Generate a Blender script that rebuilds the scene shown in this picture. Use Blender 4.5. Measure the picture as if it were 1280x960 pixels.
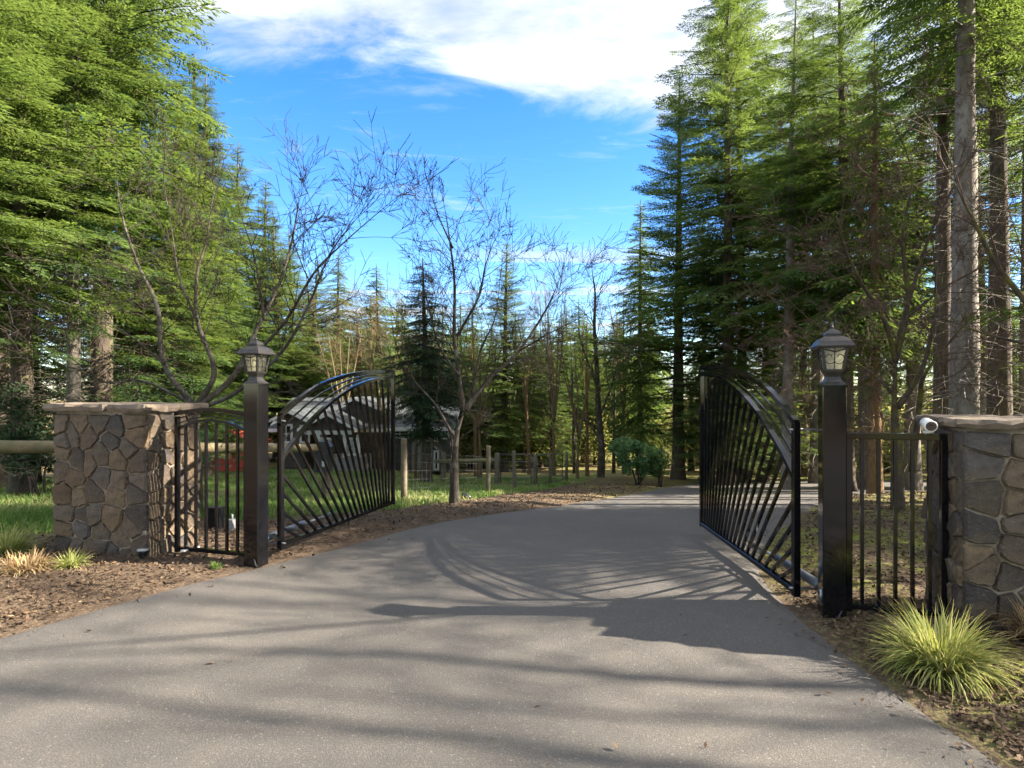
import bpy, math, random
import numpy as np
from mathutils import Vector, Matrix, Quaternion

R = math.radians
sc = bpy.context.scene
for o in list(bpy.data.objects):
    bpy.data.objects.remove(o)
C = sc.collection

# ------------------------------------------------------------------ camera
FPX, HOR, CAMZ = 750.0, 490.0, 1.58          # focal length in px of a 1280 px wide picture, horizon row, eye height
cam_d = bpy.data.cameras.new('camera'); cam = bpy.data.objects.new('camera', cam_d); C.objects.link(cam)
cam.location = (0, 0, CAMZ); cam.rotation_euler = (R(90), 0, 0)
cam_d.sensor_width = 36; cam_d.lens = 36 * FPX / 1280; cam_d.shift_y = (HOR - 480) / 1280
cam_d.clip_start = 0.05; cam_d.clip_end = 3000
sc.camera = cam

# ------------------------------------------------------------------ sky and sun
SUN_EL, SUN_ROT = 31.5, 91.0
w = bpy.data.worlds.new('World'); sc.world = w; w.use_nodes = True
nt = w.node_tree; nt.nodes.clear()
def wn(t, **k):
    n = nt.nodes.new(t)
    for a, b in k.items(): setattr(n, a, b)
    return n
def wl(a, b): nt.links.new(a, b)
def wmath(op, a, b=None, c=None, clamp=False):
    n = wn('ShaderNodeMath', operation=op, use_clamp=clamp)
    for i, v in enumerate((a, b, c)):
        if v is None: continue
        if isinstance(v, (int, float)): n.inputs[i].default_value = v
        else: wl(v, n.inputs[i])
    return n.outputs[0]
def wramp(v, a, b, lo=0.0, hi=1.0):
    n = wn('ShaderNodeMapRange', interpolation_type='SMOOTHSTEP')
    wl(v, n.inputs[0]); n.inputs[1].default_value = a; n.inputs[2].default_value = b
    n.inputs[3].default_value = lo; n.inputs[4].default_value = hi
    return n.outputs[0]
sky = wn('ShaderNodeTexSky', sky_type='NISHITA', sun_disc=False)
sky.sun_elevation = R(SUN_EL); sky.sun_rotation = R(SUN_ROT)
sky.air_density = 1.0; sky.dust_density = 0.3; sky.ozone_density = 3.0; sky.altitude = 300
hs = wn('ShaderNodeHueSaturation'); hs.inputs['Hue'].default_value = 0.511; hs.inputs['Saturation'].default_value = 1.32; hs.inputs['Value'].default_value = 0.74
wl(sky.outputs[0], hs.inputs['Color'])
tc = wn('ShaderNodeTexCoord'); sp = wn('ShaderNodeSeparateXYZ'); wl(tc.outputs['Generated'], sp.inputs[0])
zz = wmath('MAXIMUM', sp.outputs[2], 0.03)
cx = wmath('DIVIDE', sp.outputs[0], zz); cy = wmath('DIVIDE', sp.outputs[1], zz)
def wnoise(sx, sy, off, detail, rough, dist=0.0):
    cv = wn('ShaderNodeCombineXYZ')
    wl(wmath('MULTIPLY', cx, sx), cv.inputs[0]); wl(wmath('MULTIPLY', cy, sy), cv.inputs[1]); cv.inputs[2].default_value = off
    n = wn('ShaderNodeTexNoise'); wl(cv.outputs[0], n.inputs['Vector'])
    n.inputs['Scale'].default_value = 1.0; n.inputs['Detail'].default_value = detail; n.inputs['Roughness'].default_value = rough
    n.inputs['Distortion'].default_value = dist
    return n.outputs[0]
q = wmath('SUBTRACT', cy, wmath('MULTIPLY', cx, 0.42))
qn = wmath('ADD', q, wmath('MULTIPLY', wmath('SUBTRACT', wnoise(1.3, 1.9, 3.1, 8, 0.62, 0.6), 0.5), 1.3))
band = wmath('MULTIPLY', wramp(qn, 1.72, 2.14, 1, 0), wramp(qn, -7.0, -5.0))  # unseen cloud overhead and behind the camera, widened to add fill light
sheet = wmath('MULTIPLY', band, wramp(wnoise(2.2, 3.0, 9.0, 9, 0.62, 0.4), 0.25, 0.62, 0.55, 1.0))
wisp = wmath('MULTIPLY', wramp(wnoise(1.6, 4.2, 5.3, 9, 0.68, 1.2), 0.54, 0.86), 0.4)
streak = wmath('MULTIPLY', wramp(wnoise(0.22, 1.0, 2.4, 6, 0.55, 0.3), 0.52, 0.64), wramp(cy, 3.6, 5.2))
haze = wmath('MULTIPLY', wramp(sp.outputs[2], 0.0, 0.14, 1, 0), 0.15)
cl = wmath('MAXIMUM', wmath('MAXIMUM', sheet, wisp), wmath('MAXIMUM', wmath('MULTIPLY', streak, 0.85), haze))
mixc = wn('ShaderNodeMix', data_type='RGBA'); wl(cl, mixc.inputs[0]); wl(hs.outputs[0], mixc.inputs[6])
ccol = wn('ShaderNodeMix', data_type='RGBA'); wl(wramp(wnoise(1.7, 2.6, 7.7, 8, 0.6, 0.5), 0.3, 0.68), ccol.inputs[0])
ccol.inputs[6].default_value = (1.55, 1.68, 1.95, 1); ccol.inputs[7].default_value = (2.6, 2.62, 2.65, 1); wl(ccol.outputs[2], mixc.inputs[7])
bg = wn('ShaderNodeBackground'); bg.inputs[1].default_value = 0.098
out = wn('ShaderNodeOutputWorld'); wl(mixc.outputs[2], bg.inputs[0]); wl(bg.outputs[0], out.inputs[0])

sd = bpy.data.lights.new('sun', 'SUN'); sun = bpy.data.objects.new('sun', sd); C.objects.link(sun)
sd.energy = 4.8; sd.angle = R(0.55); sd.color = (1.0, 0.89, 0.75)
az = R(SUN_ROT)
SUNV = Vector((math.sin(az) * math.cos(R(SUN_EL)), math.cos(az) * math.cos(R(SUN_EL)), math.sin(R(SUN_EL))))
sun.rotation_euler = SUNV.to_track_quat('Z', 'Y').to_euler(); sun.location = SUNV * 60

sc.view_settings.view_transform = 'Standard'; sc.view_settings.look = 'None'
sc.view_settings.exposure = 2.6; sc.view_settings.gamma = 1.0; sc.view_settings.use_curve_mapping = False
sc.cycles.max_bounces = 5; sc.cycles.diffuse_bounces = 4; sc.cycles.glossy_bounces = 2
sc.cycles.transmission_bounces = 4; sc.cycles.transparent_max_bounces = 4
sc.cycles.caustics_reflective = False; sc.cycles.caustics_refractive = False
sc.cycles.use_denoising = True; sc.cycles.use_adaptive_sampling = True; sc.cycles.adaptive_threshold = 0.03

# ------------------------------------------------------------------ terrain shape
_hr = np.array([(-400, 0), (-40, 0), (5, 0), (6.5, -.02), (8, -.12), (11, -.48), (15, -1.0), (18, -1.4), (21, -1.76), (25, -2.12), (30, -2.55), (40, -3.4), (60, -4.6), (100, -6.2), (200, -8), (900, -10)])
_hl = np.array([(-400, 0), (-40, 0), (5, 0), (6.5, -.02), (8, -.10), (11, -.42), (15, -.88), (20, -1.4), (27, -1.95), (32, -2.2), (45, -2.8), (60, -3.5), (100, -5), (200, -7), (900, -10)])
def _smooth(tab):
    yy = np.arange(-400, 900, .25); zz_ = np.interp(yy, tab[:, 0], tab[:, 1])
    k = np.hanning(13); k /= k.sum(); zp = np.pad(zz_, 6, mode='edge')
    return yy, np.convolve(zp, k, mode='valid')
_yr, _zr = _smooth(_hr); _yl, _zl = _smooth(_hl)
def hgt(x, y):
    x = np.asarray(x, float); y = np.asarray(y, float)
    t = np.clip((-3 - x) / 5, 0, 1); t = t * t * (3 - 2 * t)
    return np.interp(y, _yr, _zr) * (1 - t) + np.interp(y, _yl, _zl) * t
def H(x, y): return float(hgt(x, y))
def P(px, py, d): return Vector(((px - 640) / FPX * d, d, CAMZ - (py - HOR) / FPX * d))
def G(px, py):                       # the ground point seen at a place of the photograph
    d = np.arange(1.2, 120, .02); x = (px - 640) / FPX * d; z = CAMZ - (py - HOR) / FPX * d
    i = int(np.argmax(z <= hgt(x, d))); return float(x[i]), float(d[i])
def X(px, d): return (px - 640) / FPX * d
def Z(py, d): return CAMZ - (py - HOR) / FPX * d

# cheap value noise for shapes
class VN:
    def __init__(s, seed): s.t = np.random.default_rng(seed).random((64, 64))
    def __call__(s, x, y, sc_=1.0):
        x = np.asarray(x, float) * sc_ + 1000; y = np.asarray(y, float) * sc_ + 1000
        xi = np.floor(x).astype(int); yi = np.floor(y).astype(int); fx = x - xi; fy = y - yi
        fx = fx * fx * (3 - 2 * fx); fy = fy * fy * (3 - 2 * fy); t = s.t
        a = t[xi % 64, yi % 64]; b = t[(xi + 1) % 64, yi % 64]; c = t[xi % 64, (yi + 1) % 64]; d = t[(xi + 1) % 64, (yi + 1) % 64]
        return (a * (1 - fx) + b * fx) * (1 - fy) + (c * (1 - fx) + d * fx) * fy
vn = VN(4)
def fbm(x, y, s): return (vn(x, y, s) * .5 + vn(y, x, s * 2.1) * .27 + vn(x, y, s * 4.3) * .15 + vn(y, x, s * 8.7) * .08)

# ------------------------------------------------------------------ helpers
FR = {}
def frame(o):
    return FR.get(o.name, Matrix.Identity(4))
def tag(o, label=None, cat=None, group=None, kind=None):
    if label: o['label'] = label
    if cat: o['category'] = cat
    if group: o['group'] = group
    if kind: o['kind'] = kind
    return o
def empty(name, loc, rz=0.0, label=None, cat=None, group=None):
    o = bpy.data.objects.new(name, None); C.objects.link(o)
    o.location = loc; o.rotation_euler = (0, 0, rz); o.empty_display_size = .2
    FR[o.name] = Matrix.Translation(Vector(loc)) @ Matrix.Rotation(rz, 4, 'Z')
    return tag(o, label, cat, group)
def mesh_np(name, verts, faces, smooth=False, attr=None):
    verts = np.asarray(verts, np.float32); faces = np.asarray(faces, np.int32)
    me = bpy.data.meshes.new(name); n, k = faces.shape
    me.vertices.add(len(verts)); me.vertices.foreach_set('co', verts.ravel())
    me.loops.add(n * k); me.loops.foreach_set('vertex_index', faces.ravel())
    me.polygons.add(n); me.polygons.foreach_set('loop_start', np.arange(0, n * k, k, dtype=np.int32))
    me.polygons.foreach_set('loop_total', np.full(n, k, np.int32))
    if smooth: me.polygons.foreach_set('use_smooth', np.ones(n, bool))
    if attr:
        for a, v in attr.items():
            at = me.attributes.new(a, 'FLOAT', 'POINT'); at.data.foreach_set('value', np.asarray(v, np.float32))
    me.update(calc_edges=True); return me
def link(name, me, m, parent=None, loc=(0, 0, 0)):
    o = bpy.data.objects.new(name, me); C.objects.link(o); o.location = loc
    if m is not None and not me.materials: me.materials.append(m)
    if parent is not None:
        o.parent = parent; FR[o.name] = frame(parent)
    return o
class MB:
    def __init__(s): s.v = []; s.f = []; s.smooth = []
    def add(s, v, f, sm=False):
        b = len(s.v); s.v += [Vector(p) for p in v]; s.f += [[b + i for i in q_] for q_ in f]; s.smooth += [sm] * len(f); return s
    def box(s, c, size, rz=0.0, M=None):
        hx, hy, hz = [a / 2 for a in size]; M = M or Matrix.Rotation(rz, 4, 'Z'); c = Vector(c)
        v = [c + M @ Vector((sx * hx, sy * hy, sz * hz)) for sz in (-1, 1) for sy in (-1, 1) for sx in (-1, 1)]
        return s.add(v, [(0, 2, 3, 1), (4, 5, 7, 6), (0, 1, 5, 4), (2, 6, 7, 3), (0, 4, 6, 2), (1, 3, 7, 5)])
    def beam(s, a, b, wd, hg, up=(0, 0, 1), bev=0.0):
        a = Vector(a); b = Vector(b); t = (b - a); L = t.length; t.normalize(); up = Vector(up)
        if abs(t.dot(up)) > .98: up = Vector((0, 1, 0))
        r = t.cross(up).normalized(); u = r.cross(t).normalized()
        if bev > 0:
            e = bev; pts = [(-wd/2+e, -hg/2), (wd/2-e, -hg/2), (wd/2, -hg/2+e), (wd/2, hg/2-e), (wd/2-e, hg/2), (-wd/2+e, hg/2), (-wd/2, hg/2-e), (-wd/2, -hg/2+e)]
        else: pts = [(-wd/2, -hg/2), (wd/2, -hg/2), (wd/2, hg/2), (-wd/2, hg/2)]
        n = len(pts); v = [a + r * p[0] + u * p[1] for p in pts] + [b + r * p[0] + u * p[1] for p in pts]
        f = [(i, (i + 1) % n, n + (i + 1) % n, n + i) for i in range(n)] + [tuple(range(n))[::-1], tuple(range(n, 2 * n))]
        return s.add(v, f)
    def tube(s, path, rad, n=8, cap=True, sm=True, jit=0.0, rng=None):
        path = [Vector(p) for p in path]
        if not hasattr(rad, '__len__'): rad = [rad] * len(path)
        v = []; prev = None
        for i, p in enumerate(path):
            t = (path[min(i + 1, len(path) - 1)] - path[max(i - 1, 0)]).normalized()
            if prev is None:
                a = Vector((0, 0, 1)) if abs(t.z) < .9 else Vector((1, 0, 0)); prev = t.cross(a).normalized()
            prev = (prev - t * prev.dot(t)).normalized(); b_ = t.cross(prev)
            for k in range(n):
                an = 2 * math.pi * k / n; rr = rad[i] * (1 + (rng.uniform(-jit, jit) if rng else 0))
                v.append(p + (prev * math.cos(an) + b_ * math.sin(an)) * rr)
        f = [(i * n + k, i * n + (k + 1) % n, (i + 1) * n + (k + 1) % n, (i + 1) * n + k) for i in range(len(path) - 1) for k in range(n)]
        s.add(v, f, sm)
        if cap:
            b = len(s.v) - len(v)
            s.f += [[b + k for k in range(n)][::-1], [b + (len(path) - 1) * n + k for k in range(n)]]; s.smooth += [False, False]
        return s
    def lathe(s, c, prof, n=16, rz=0.0, sm=True):
        c = Vector(c); v = [c + Vector((r * math.cos(rz + 2 * math.pi * k / n), r * math.sin(rz + 2 * math.pi * k / n), z)) for r, z in prof for k in range(n)]
        f = [(i * n + k, i * n + (k + 1) % n, (i + 1) * n + (k + 1) % n, (i + 1) * n + k) for i in range(len(prof) - 1) for k in range(n)]
        f += [tuple(range(n))[::-1], tuple((len(prof) - 1) * n + k for k in range(n))]
        s.add(v, f, sm)
        s.smooth[-1] = s.smooth[-2] = False
        return s
    def prism(s, poly, d):            # polygon (3d points) pushed along d
        n = len(poly); poly = [Vector(p) for p in poly]; d = Vector(d)
        v = poly + [p + d for p in poly]
        return s.add(v, [tuple(range(n)), tuple(range(2 * n - 1, n - 1, -1))] + [(i, n + i, n + (i + 1) % n, (i + 1) % n) for i in range(n)])
    def build(s, name, m, parent=None, base=None, local=False):
        if parent is not None and not local:
            inv = frame(parent).inverted(); vs = [inv @ p for p in s.v]
        elif base is not None: vs = [p - Vector(base) for p in s.v]
        else: vs = s.v
        me = bpy.data.meshes.new(name); me.from_pydata([tuple(p) for p in vs], [], s.f)
        me.polygons.foreach_set('use_smooth', s.smooth); me.update()
        import bmesh
        bm = bmesh.new(); bm.from_mesh(me); bmesh.ops.recalc_face_normals(bm, faces=bm.faces); bm.to_mesh(me); bm.free()
        return link(name, me, m, parent, base if (base is not None and parent is None) else (0, 0, 0))
def spline(pts, n=6):
    pts = [Vector(p) for p in pts]; out_ = []
    for i in range(len(pts) - 1):
        p0, p1, p2, p3 = pts[max(i - 1, 0)], pts[i], pts[i + 1], pts[min(i + 2, len(pts) - 1)]
        for k in range(n):
            t = k / n
            out_.append(.5 * ((2 * p1) + (p2 - p0) * t + (2 * p0 - 5 * p1 + 4 * p2 - p3) * t * t + (3 * p1 - p0 - 3 * p2 + p3) * t ** 3))
    return out_ + [pts[-1]]

# ------------------------------------------------------------------ materials
MT = {}
class NM:
    def __init__(s, name):
        s.m = bpy.data.materials.new(name); s.m.use_nodes = True; s.t = s.m.node_tree; s.t.nodes.clear(); MT[name] = s.m
        s.o = s.n('ShaderNodeOutputMaterial')
    def n(s, t, **k):
        a = s.t.nodes.new(t)
        for x_, y_ in k.items(): setattr(a, x_, y_)
        return a
    def set(s, sock, v):
        if isinstance(v, bpy.types.NodeSocket): s.t.links.new(v, sock)
        elif isinstance(v, tuple) and len(v) == 3 and sock.type == 'RGBA': sock.default_value = (*v, 1)
        else: sock.default_value = v
    def co(s, kind='Object', scale=(1, 1, 1)):
        t = s.n('ShaderNodeTexCoord'); m = s.n('ShaderNodeMapping'); s.set(m.inputs[0], t.outputs[kind]); m.inputs['Scale'].default_value = scale; return m.outputs[0]
    def noise(s, co, scale, detail=4, rough=.55, dist=0.0, out_=0):
        a = s.n('ShaderNodeTexNoise'); s.set(a.inputs['Vector'], co); a.inputs['Scale'].default_value = scale
        a.inputs['Detail'].default_value = detail; a.inputs['Roughness'].default_value = rough; a.inputs['Distortion'].default_value = dist
        return a.outputs[out_]
    def voro(s, co, scale, feat='F1', out_=0, rnd=1.0):
        a = s.n('ShaderNodeTexVoronoi', feature=feat); s.set(a.inputs['Vector'], co); a.inputs['Scale'].default_value = scale; a.inputs['Randomness'].default_value = rnd; return a.outputs[out_]
    def ramp(s, v, stops):
        a = s.n('ShaderNodeValToRGB'); s.set(a.inputs[0], v); e = a.color_ramp.elements
        while len(e) < len(stops): e.new(.5)
        for el, (p, c) in zip(e, stops): el.position = p; el.color = (*c, 1) if len(c) == 3 else c
        return a.outputs[0]
    def rng(s, v, a, b, lo=0.0, hi=1.0):
        n_ = s.n('ShaderNodeMapRange'); s.set(n_.inputs[0], v)
        for i, q_ in enumerate((a, b, lo, hi)): n_.inputs[i + 1].default_value = q_
        return n_.outputs[0]
    def math(s, op, a, b=0.0, clamp=False):
        n_ = s.n('ShaderNodeMath', operation=op, use_clamp=clamp); s.set(n_.inputs[0], a); s.set(n_.inputs[1], b); return n_.outputs[0]
    def mix(s, f, a, b, mode='MIX'):
        n_ = s.n('ShaderNodeMix', data_type='RGBA', blend_type=mode); s.set(n_.inputs[0], f); s.set(n_.inputs[6], a); s.set(n_.inputs[7], b); return n_.outputs[2]
    def attr(s, name):
        n_ = s.n('ShaderNodeAttribute'); n_.attribute_name = name; return n_.outputs['Fac']
    def rand(s): return s.n('ShaderNodeObjectInfo').outputs['Random']
    def bump(s, h, strength=.3, dist=.01, prev=None):
        n_ = s.n('ShaderNodeBump'); s.set(n_.inputs['Height'], h); n_.inputs['Strength'].default_value = strength; n_.inputs['Distance'].default_value = dist
        if prev is not None: s.set(n_.inputs['Normal'], prev)
        return n_.outputs[0]
    def bsdf(s, col, rough=.6, normal=None, **k):
        b = s.n('ShaderNodeBsdfPrincipled'); s.set(b.inputs['Base Color'], col); s.set(b.inputs['Roughness'], rough)
        if normal is not None: s.set(b.inputs['Normal'], normal)
        for a, v in k.items(): s.set(b.inputs[a.replace('_', ' ')], v)
        s.t.links.new(b.outputs[0], s.o.inputs[0]); return s.m
    def leaf(s, col, tcol, tf=.35, rough=.5):
        d = s.n('ShaderNodeBsdfDiffuse'); s.set(d.inputs[0], col)
        t = s.n('ShaderNodeBsdfTranslucent'); s.set(t.inputs[0], tcol); m_ = s.n('ShaderNodeMixShader'); m_.inputs[0].default_value = tf
        s.t.links.new(d.outputs[0], m_.inputs[1]); s.t.links.new(t.outputs[0], m_.inputs[2]); s.t.links.new(m_.outputs[0], s.o.inputs[0]); return s.m

def mat_simple(name, col, rough=.6, var=.25, scale=6, bump=.15, **k):
    m = NM(name); co = m.co(); n1 = m.noise(co, scale, 6, .65)
    c = m.mix(m.rng(n1, .3, .7), tuple(a * (1 - var) for a in col), tuple(min(1, a * (1 + var)) for a in col))
    n2 = m.noise(co, scale * 9, 4, .6)
    return m.bsdf(c, m.rng(n1, .3, .7, max(0, rough - .08), min(1, rough + .08)), m.bump(n2, bump, .004), **k)

# asphalt
m = NM('asphalt'); co = m.co()
big = m.noise(co, .55, 5, .6); mid = m.noise(co, 4, 5, .6); agg = m.voro(co, 105); sp_ = m.noise(co, 150, 4, .85)
c = m.ramp(big, [(.3, (.066, .062, .057)), (.7, (.099, .092, .083))])
c = m.mix(m.rng(mid, .35, .7, 0, .4), c, (.115, .103, .087))
c = m.mix(m.rng(agg, .12, .45, .65, 0), c, (.185, .165, .137))
c = m.mix(m.rng(m.noise(m.co('Object', (1, .45, 1)), 1.1, 5, .65, .8), .5, .72, 0, .4), c, (.075, .07, .064)); c = m.mix(m.rng(sp_, .52, .66, 0, .75), c, (.05, .047, .043))
c = m.mix(m.rng(m.noise(co, 70, 3, .7), .62, .70, 0, .6), c, (.30, .28, .25))
nb = m.bump(agg, .3, .005); nb = m.bump(sp_, .6, .005, nb); nb = m.bump(mid, .2, .02, nb)
m.bsdf(c, m.rng(mid, .3, .7, .72, .9), nb, Specular_IOR_Level=.35)

# ground
m = NM('ground_cover'); co = m.co()
n1 = m.noise(co, 1.1, 7, .65); n2 = m.noise(co, 9, 6, .7); n3 = m.noise(co, 42, 4, .7); vv = m.noise(co, 90, 3, .7)
mul = m.ramp(n2, [(.25, (.038, .027, .019)), (.5, (.085, .061, .042)), (.75, (.16, .12, .082))])
mul = m.mix(m.rng(n3, .52, .7, 0, .7), mul, (.24, .175, .11)); mul = m.mix(.35, mul, vv, 'OVERLAY')
gr = m.ramp(n2, [(.25, (.05, .09, .02)), (.55, (.11, .17, .04)), (.8, (.22, .23, .09))])
gr = m.mix(m.rng(n1, .55, .75, 0, .6), gr, (.16, .13, .06))
ms = m.ramp(n3, [(.3, (.09, .12, .02)), (.7, (.26, .28, .05))])
st = m.ramp(n2, [(.3, (.12, .09, .045)), (.7, (.33, .26, .12))])
c = m.mix(m.attr('straw'), mul, st); c = m.mix(m.attr('grass'), c, gr)
c = m.mix(m.math('MULTIPLY', m.attr('moss'), m.rng(n2, .42, .56), True), c, ms)
nb = m.bump(n2, .6, .04); nb = m.bump(n3, .7, .015, nb)
m.bsdf(c, .9, nb, Specular_IOR_Level=.15)

# litter / blades share a random attribute
m = NM('litter'); v = m.attr('var')
m.bsdf(m.ramp(v, [(0, (.03, .02, .013)), (.35, (.085, .055, .034)), (.65, (.135, .092, .055)), (.9, (.24, .175, .105)), (1, (.36, .31, .22))]), .85, Specular_IOR_Level=.2)
m = NM('grass_blade'); v = m.attr('var')
c = m.ramp(v, [(0, (.06, .12, .03)), (.5, (.13, .215, .06)), (.85, (.22, .29, .09)), (1, (.38, .33, .17))])
m.leaf(c, m.mix(.5, c, (.16, .26, .04)), .35)
m = NM('tuft_blade'); v = m.attr('var'); t_ = m.attr('tip')
c = m.ramp(v, [(0, (.10, .15, .035)), (.45, (.24, .29, .085)), (.75, (.42, .43, .17)), (1, (.55, .50, .30))])
c = m.mix(m.rng(t_, .75, 1, 0, .5), c, (.55, .36, .12))
m.leaf(c, m.mix(.5, c, (.5, .5, .1)), .35)
m = NM('straw_blade'); v = m.attr('var')
c = m.ramp(v, [(0, (.16, .10, .05)), (.5, (.36, .25, .13)), (.85, (.55, .42, .24)), (1, (.34, .36, .08))])
m.leaf(c, c, .25)

def foliage(name, dark, mid_, lite, tr, tf):
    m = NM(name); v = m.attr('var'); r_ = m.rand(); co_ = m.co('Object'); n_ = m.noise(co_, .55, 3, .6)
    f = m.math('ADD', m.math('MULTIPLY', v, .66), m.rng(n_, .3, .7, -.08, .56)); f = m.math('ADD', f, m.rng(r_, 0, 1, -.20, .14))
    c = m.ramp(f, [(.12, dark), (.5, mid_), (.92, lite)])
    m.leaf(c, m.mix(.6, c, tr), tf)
foliage('fir_needles', (.010, .030, .015), (.040, .083, .031), (.124, .174, .060), (.235, .325, .047), .42)
foliage('fir_needles_bright', (.013, .035, .015), (.047, .090, .031), (.140, .184, .060), (.255, .335, .047), .42)
foliage('fir_needles_dark', (.014, .030, .021), (.036, .062, .038), (.08, .11, .056), (.11, .16, .06), .35)
foliage('brush_leaves', (.05, .075, .018), (.15, .17, .045), (.34, .31, .11), (.40, .38, .10), .5)
foliage('shrub_leaves', (.05, .11, .055), (.10, .20, .09), (.20, .31, .15), (.2, .34, .09), .42)
foliage('tan_twigs', (.16, .12, .07), (.27, .21, .12), (.42, .33, .19), (.4, .33, .16), .2)

def bark(name, a, b, moss, mossamt, zs=.25, sc_=14, spec=.2):
    m = NM(name); co_ = m.co('Object', (1, 1, zs)); n_ = m.noise(co_, sc_, 6, .7); n2_ = m.noise(m.co(), 3.2, 5, .65); r_ = m.rand()
    c = m.ramp(n_, [(.3, a), (.7, b)]); c = m.mix(m.rng(r_, 0, 1, 0, .3), c, tuple(x_ * .5 for x_ in a))
    c = m.mix(m.rng(n2_, .5, .62, 0, mossamt), c, moss)
    m.bsdf(c, .9, m.bump(n_, .9, .03), Specular_IOR_Level=spec)
bark('fir_bark', (.035, .027, .021), (.14, .11, .085), (.10, .11, .03), .4)
bark('grey_bark', (.10, .085, .07), (.27, .235, .195), (.3, .29, .26), .5)
bark('orange_bark', (.085, .05, .026), (.22, .135, .068), (.16, .13, .03), .3)
bark('maple_bark', (.030, .025, .019), (.085, .070, .054), (.17, .165, .13), .55, .6, 22)
bark('mossy_bark', (.04, .03, .02), (.11, .085, .06), (.12, .115, .02), .9, .5, 18)
bark('twig_bark', (.028, .022, .018), (.07, .055, .045), (.06, .048, .04), .3, 1, 8)
bark('twig_bark_red', (.06, .036, .028), (.15, .095, .075), (.11, .10, .05), .4, 1, 8)

# stone and mortar
m = NM('basalt'); co = m.co(); r_ = m.rand(); n1 = m.noise(co, 7, 6, .68); n2 = m.noise(co, 45, 5, .7); n3 = m.noise(co, 2.6, 4, .6)
c = m.ramp(r_, [(0, (.14, .09, .052)), (.18, (.060, .055, .052)), (.36, (.185, .122, .068)), (.52, (.11, .10, .092)), (.68, (.215, .152, .09)), (.84, (.055, .048, .043)), (1, (.17, .13, .09))])
c = m.mix(m.rng(n1, .38, .70, 0, .7), c, (.036, .031, .027))
c = m.mix(m.rng(n3, .52, .68, 0, .6), c, (.20, .145, .085))
c = m.mix(m.rng(n2, .55, .72, 0, .6), c, (.33, .26, .175)); c = m.mix(m.rng(m.noise(co, 22, 5, .75), .52, .66, 0, .75), c, (.035, .03, .026))
nb = m.bump(n1, 1, .06); nb = m.bump(n2, .9, .015, nb)
m.bsdf(c, m.rng(n1, .3, .7, .62, .85), nb, Specular_IOR_Level=.3)
m = NM('mortar'); co = m.co(); n1 = m.noise(co, 5, 6, .7); n2 = m.noise(co, 60, 4, .7)
c = m.ramp(n1, [(.3, (.11, .09, .063)), (.52, (.22, .185, .135)), (.72, (.46, .41, .33))])
m.bsdf(c, .92, m.bump(n2, .6, .01), Specular_IOR_Level=.2)
m = NM('flagstone'); co = m.co(); r_ = m.rand(); n1 = m.noise(co, 5, 6, .7); n2 = m.noise(co, 38, 5, .7)
c = m.ramp(n1, [(.3, (.085, .066, .05)), (.5, (.15, .12, .092)), (.72, (.225, .182, .14))]); c = m.mix(m.rng(n2, .58, .72, 0, .5), c, (.09, .08, .07))
c = m.mix(m.rng(m.noise(co, 3, 4, .6), .6, .7, 0, .5), c, (.17, .15, .05))
m.bsdf(c, .85, m.bump(n2, .5, .01), Specular_IOR_Level=.25)

# painted metal
m = NM('black_paint'); co = m.co(); n1 = m.noise(co, 3, 5, .6); n2 = m.noise(co, 90, 3, .6); n3 = m.noise(co, 14, 4, .7)
c = m.mix(m.rng(n3, .58, .78, 0, .3), (.005, .005, .006), (.022, .019, .015))
m.bsdf(c, m.rng(n1, .3, .7, .04, .11), m.bump(n2, .02, .002), Specular_IOR_Level=.5)
m = NM('lantern_metal'); co = m.co(); n1 = m.noise(co, 18, 5, .65)
m.bsdf(m.ramp(n1, [(.3, (.018, .018, .02)), (.7, (.055, .05, .045))]), .36, m.bump(n1, .15, .003), Metallic=.35)
m = NM('galvanised'); co = m.co(); n1 = m.noise(co, 25, 5, .6)
m.bsdf(m.ramp(n1, [(.3, (.16, .17, .18)), (.7, (.36, .37, .38))]), .38, None, Metallic=.8)
m = NM('operator_grey'); co = m.co(); n1 = m.noise(co, 8, 5, .6)
m.bsdf(m.ramp(n1, [(.3, (.05, .058, .072)), (.7, (.10, .112, .13))]), .35, None, Metallic=.2)
m = NM('seeded_glass'); co = m.co(); n1 = m.noise(co, 45, 3, .5)
b = m.n('ShaderNodeBsdfTranslucent'); b.inputs[0].default_value = (.9, .9, .8, 1); b2 = m.n('ShaderNodeBsdfTransparent'); b2.inputs[0].default_value = (.95, .95, .88, 1)
b3 = m.n('ShaderNodeBsdfGlossy'); b3.inputs['Roughness'].default_value = .12; m.set(b3.inputs['Normal'], m.bump(n1, .5, .004))
x1 = m.n('ShaderNodeMixShader'); m.set(x1.inputs[0], m.rng(n1, .35, .65, .12, .4)); m.t.links.new(b.outputs[0], x1.inputs[1]); m.t.links.new(b2.outputs[0], x1.inputs[2])
x2 = m.n('ShaderNodeMixShader'); x2.inputs[0].default_value = .12; m.t.links.new(x1.outputs[0], x2.inputs[1]); m.t.links.new(b3.outputs[0], x2.inputs[2]); m.t.links.new(x2.outputs[0], m.o.inputs[0])
m = NM('window_glass'); m.bsdf((.02, .024, .028), .06, None, Specular_IOR_Level=.8)
m = NM('porch_glow'); e = m.n('ShaderNodeEmission'); e.inputs[0].default_value = (1, .62, .25, 1); e.inputs[1].default_value = 2.5; m.t.links.new(e.outputs[0], m.o.inputs[0])
mat_simple('white_trim', (.58, .57, .55), .5, .06, 5, .05)
mat_simple('white_plastic', (.75, .74, .70), .35, .05, 9, .03)
mat_simple('lens_dark', (.05, .035, .03), .3, .3, 9, .03)
mat_simple('camera_bezel', (.07, .045, .035), .4, .3, 9, .03)
mat_simple('red_paint', (.48, .045, .032), .55, .2, 3, .1)
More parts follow.
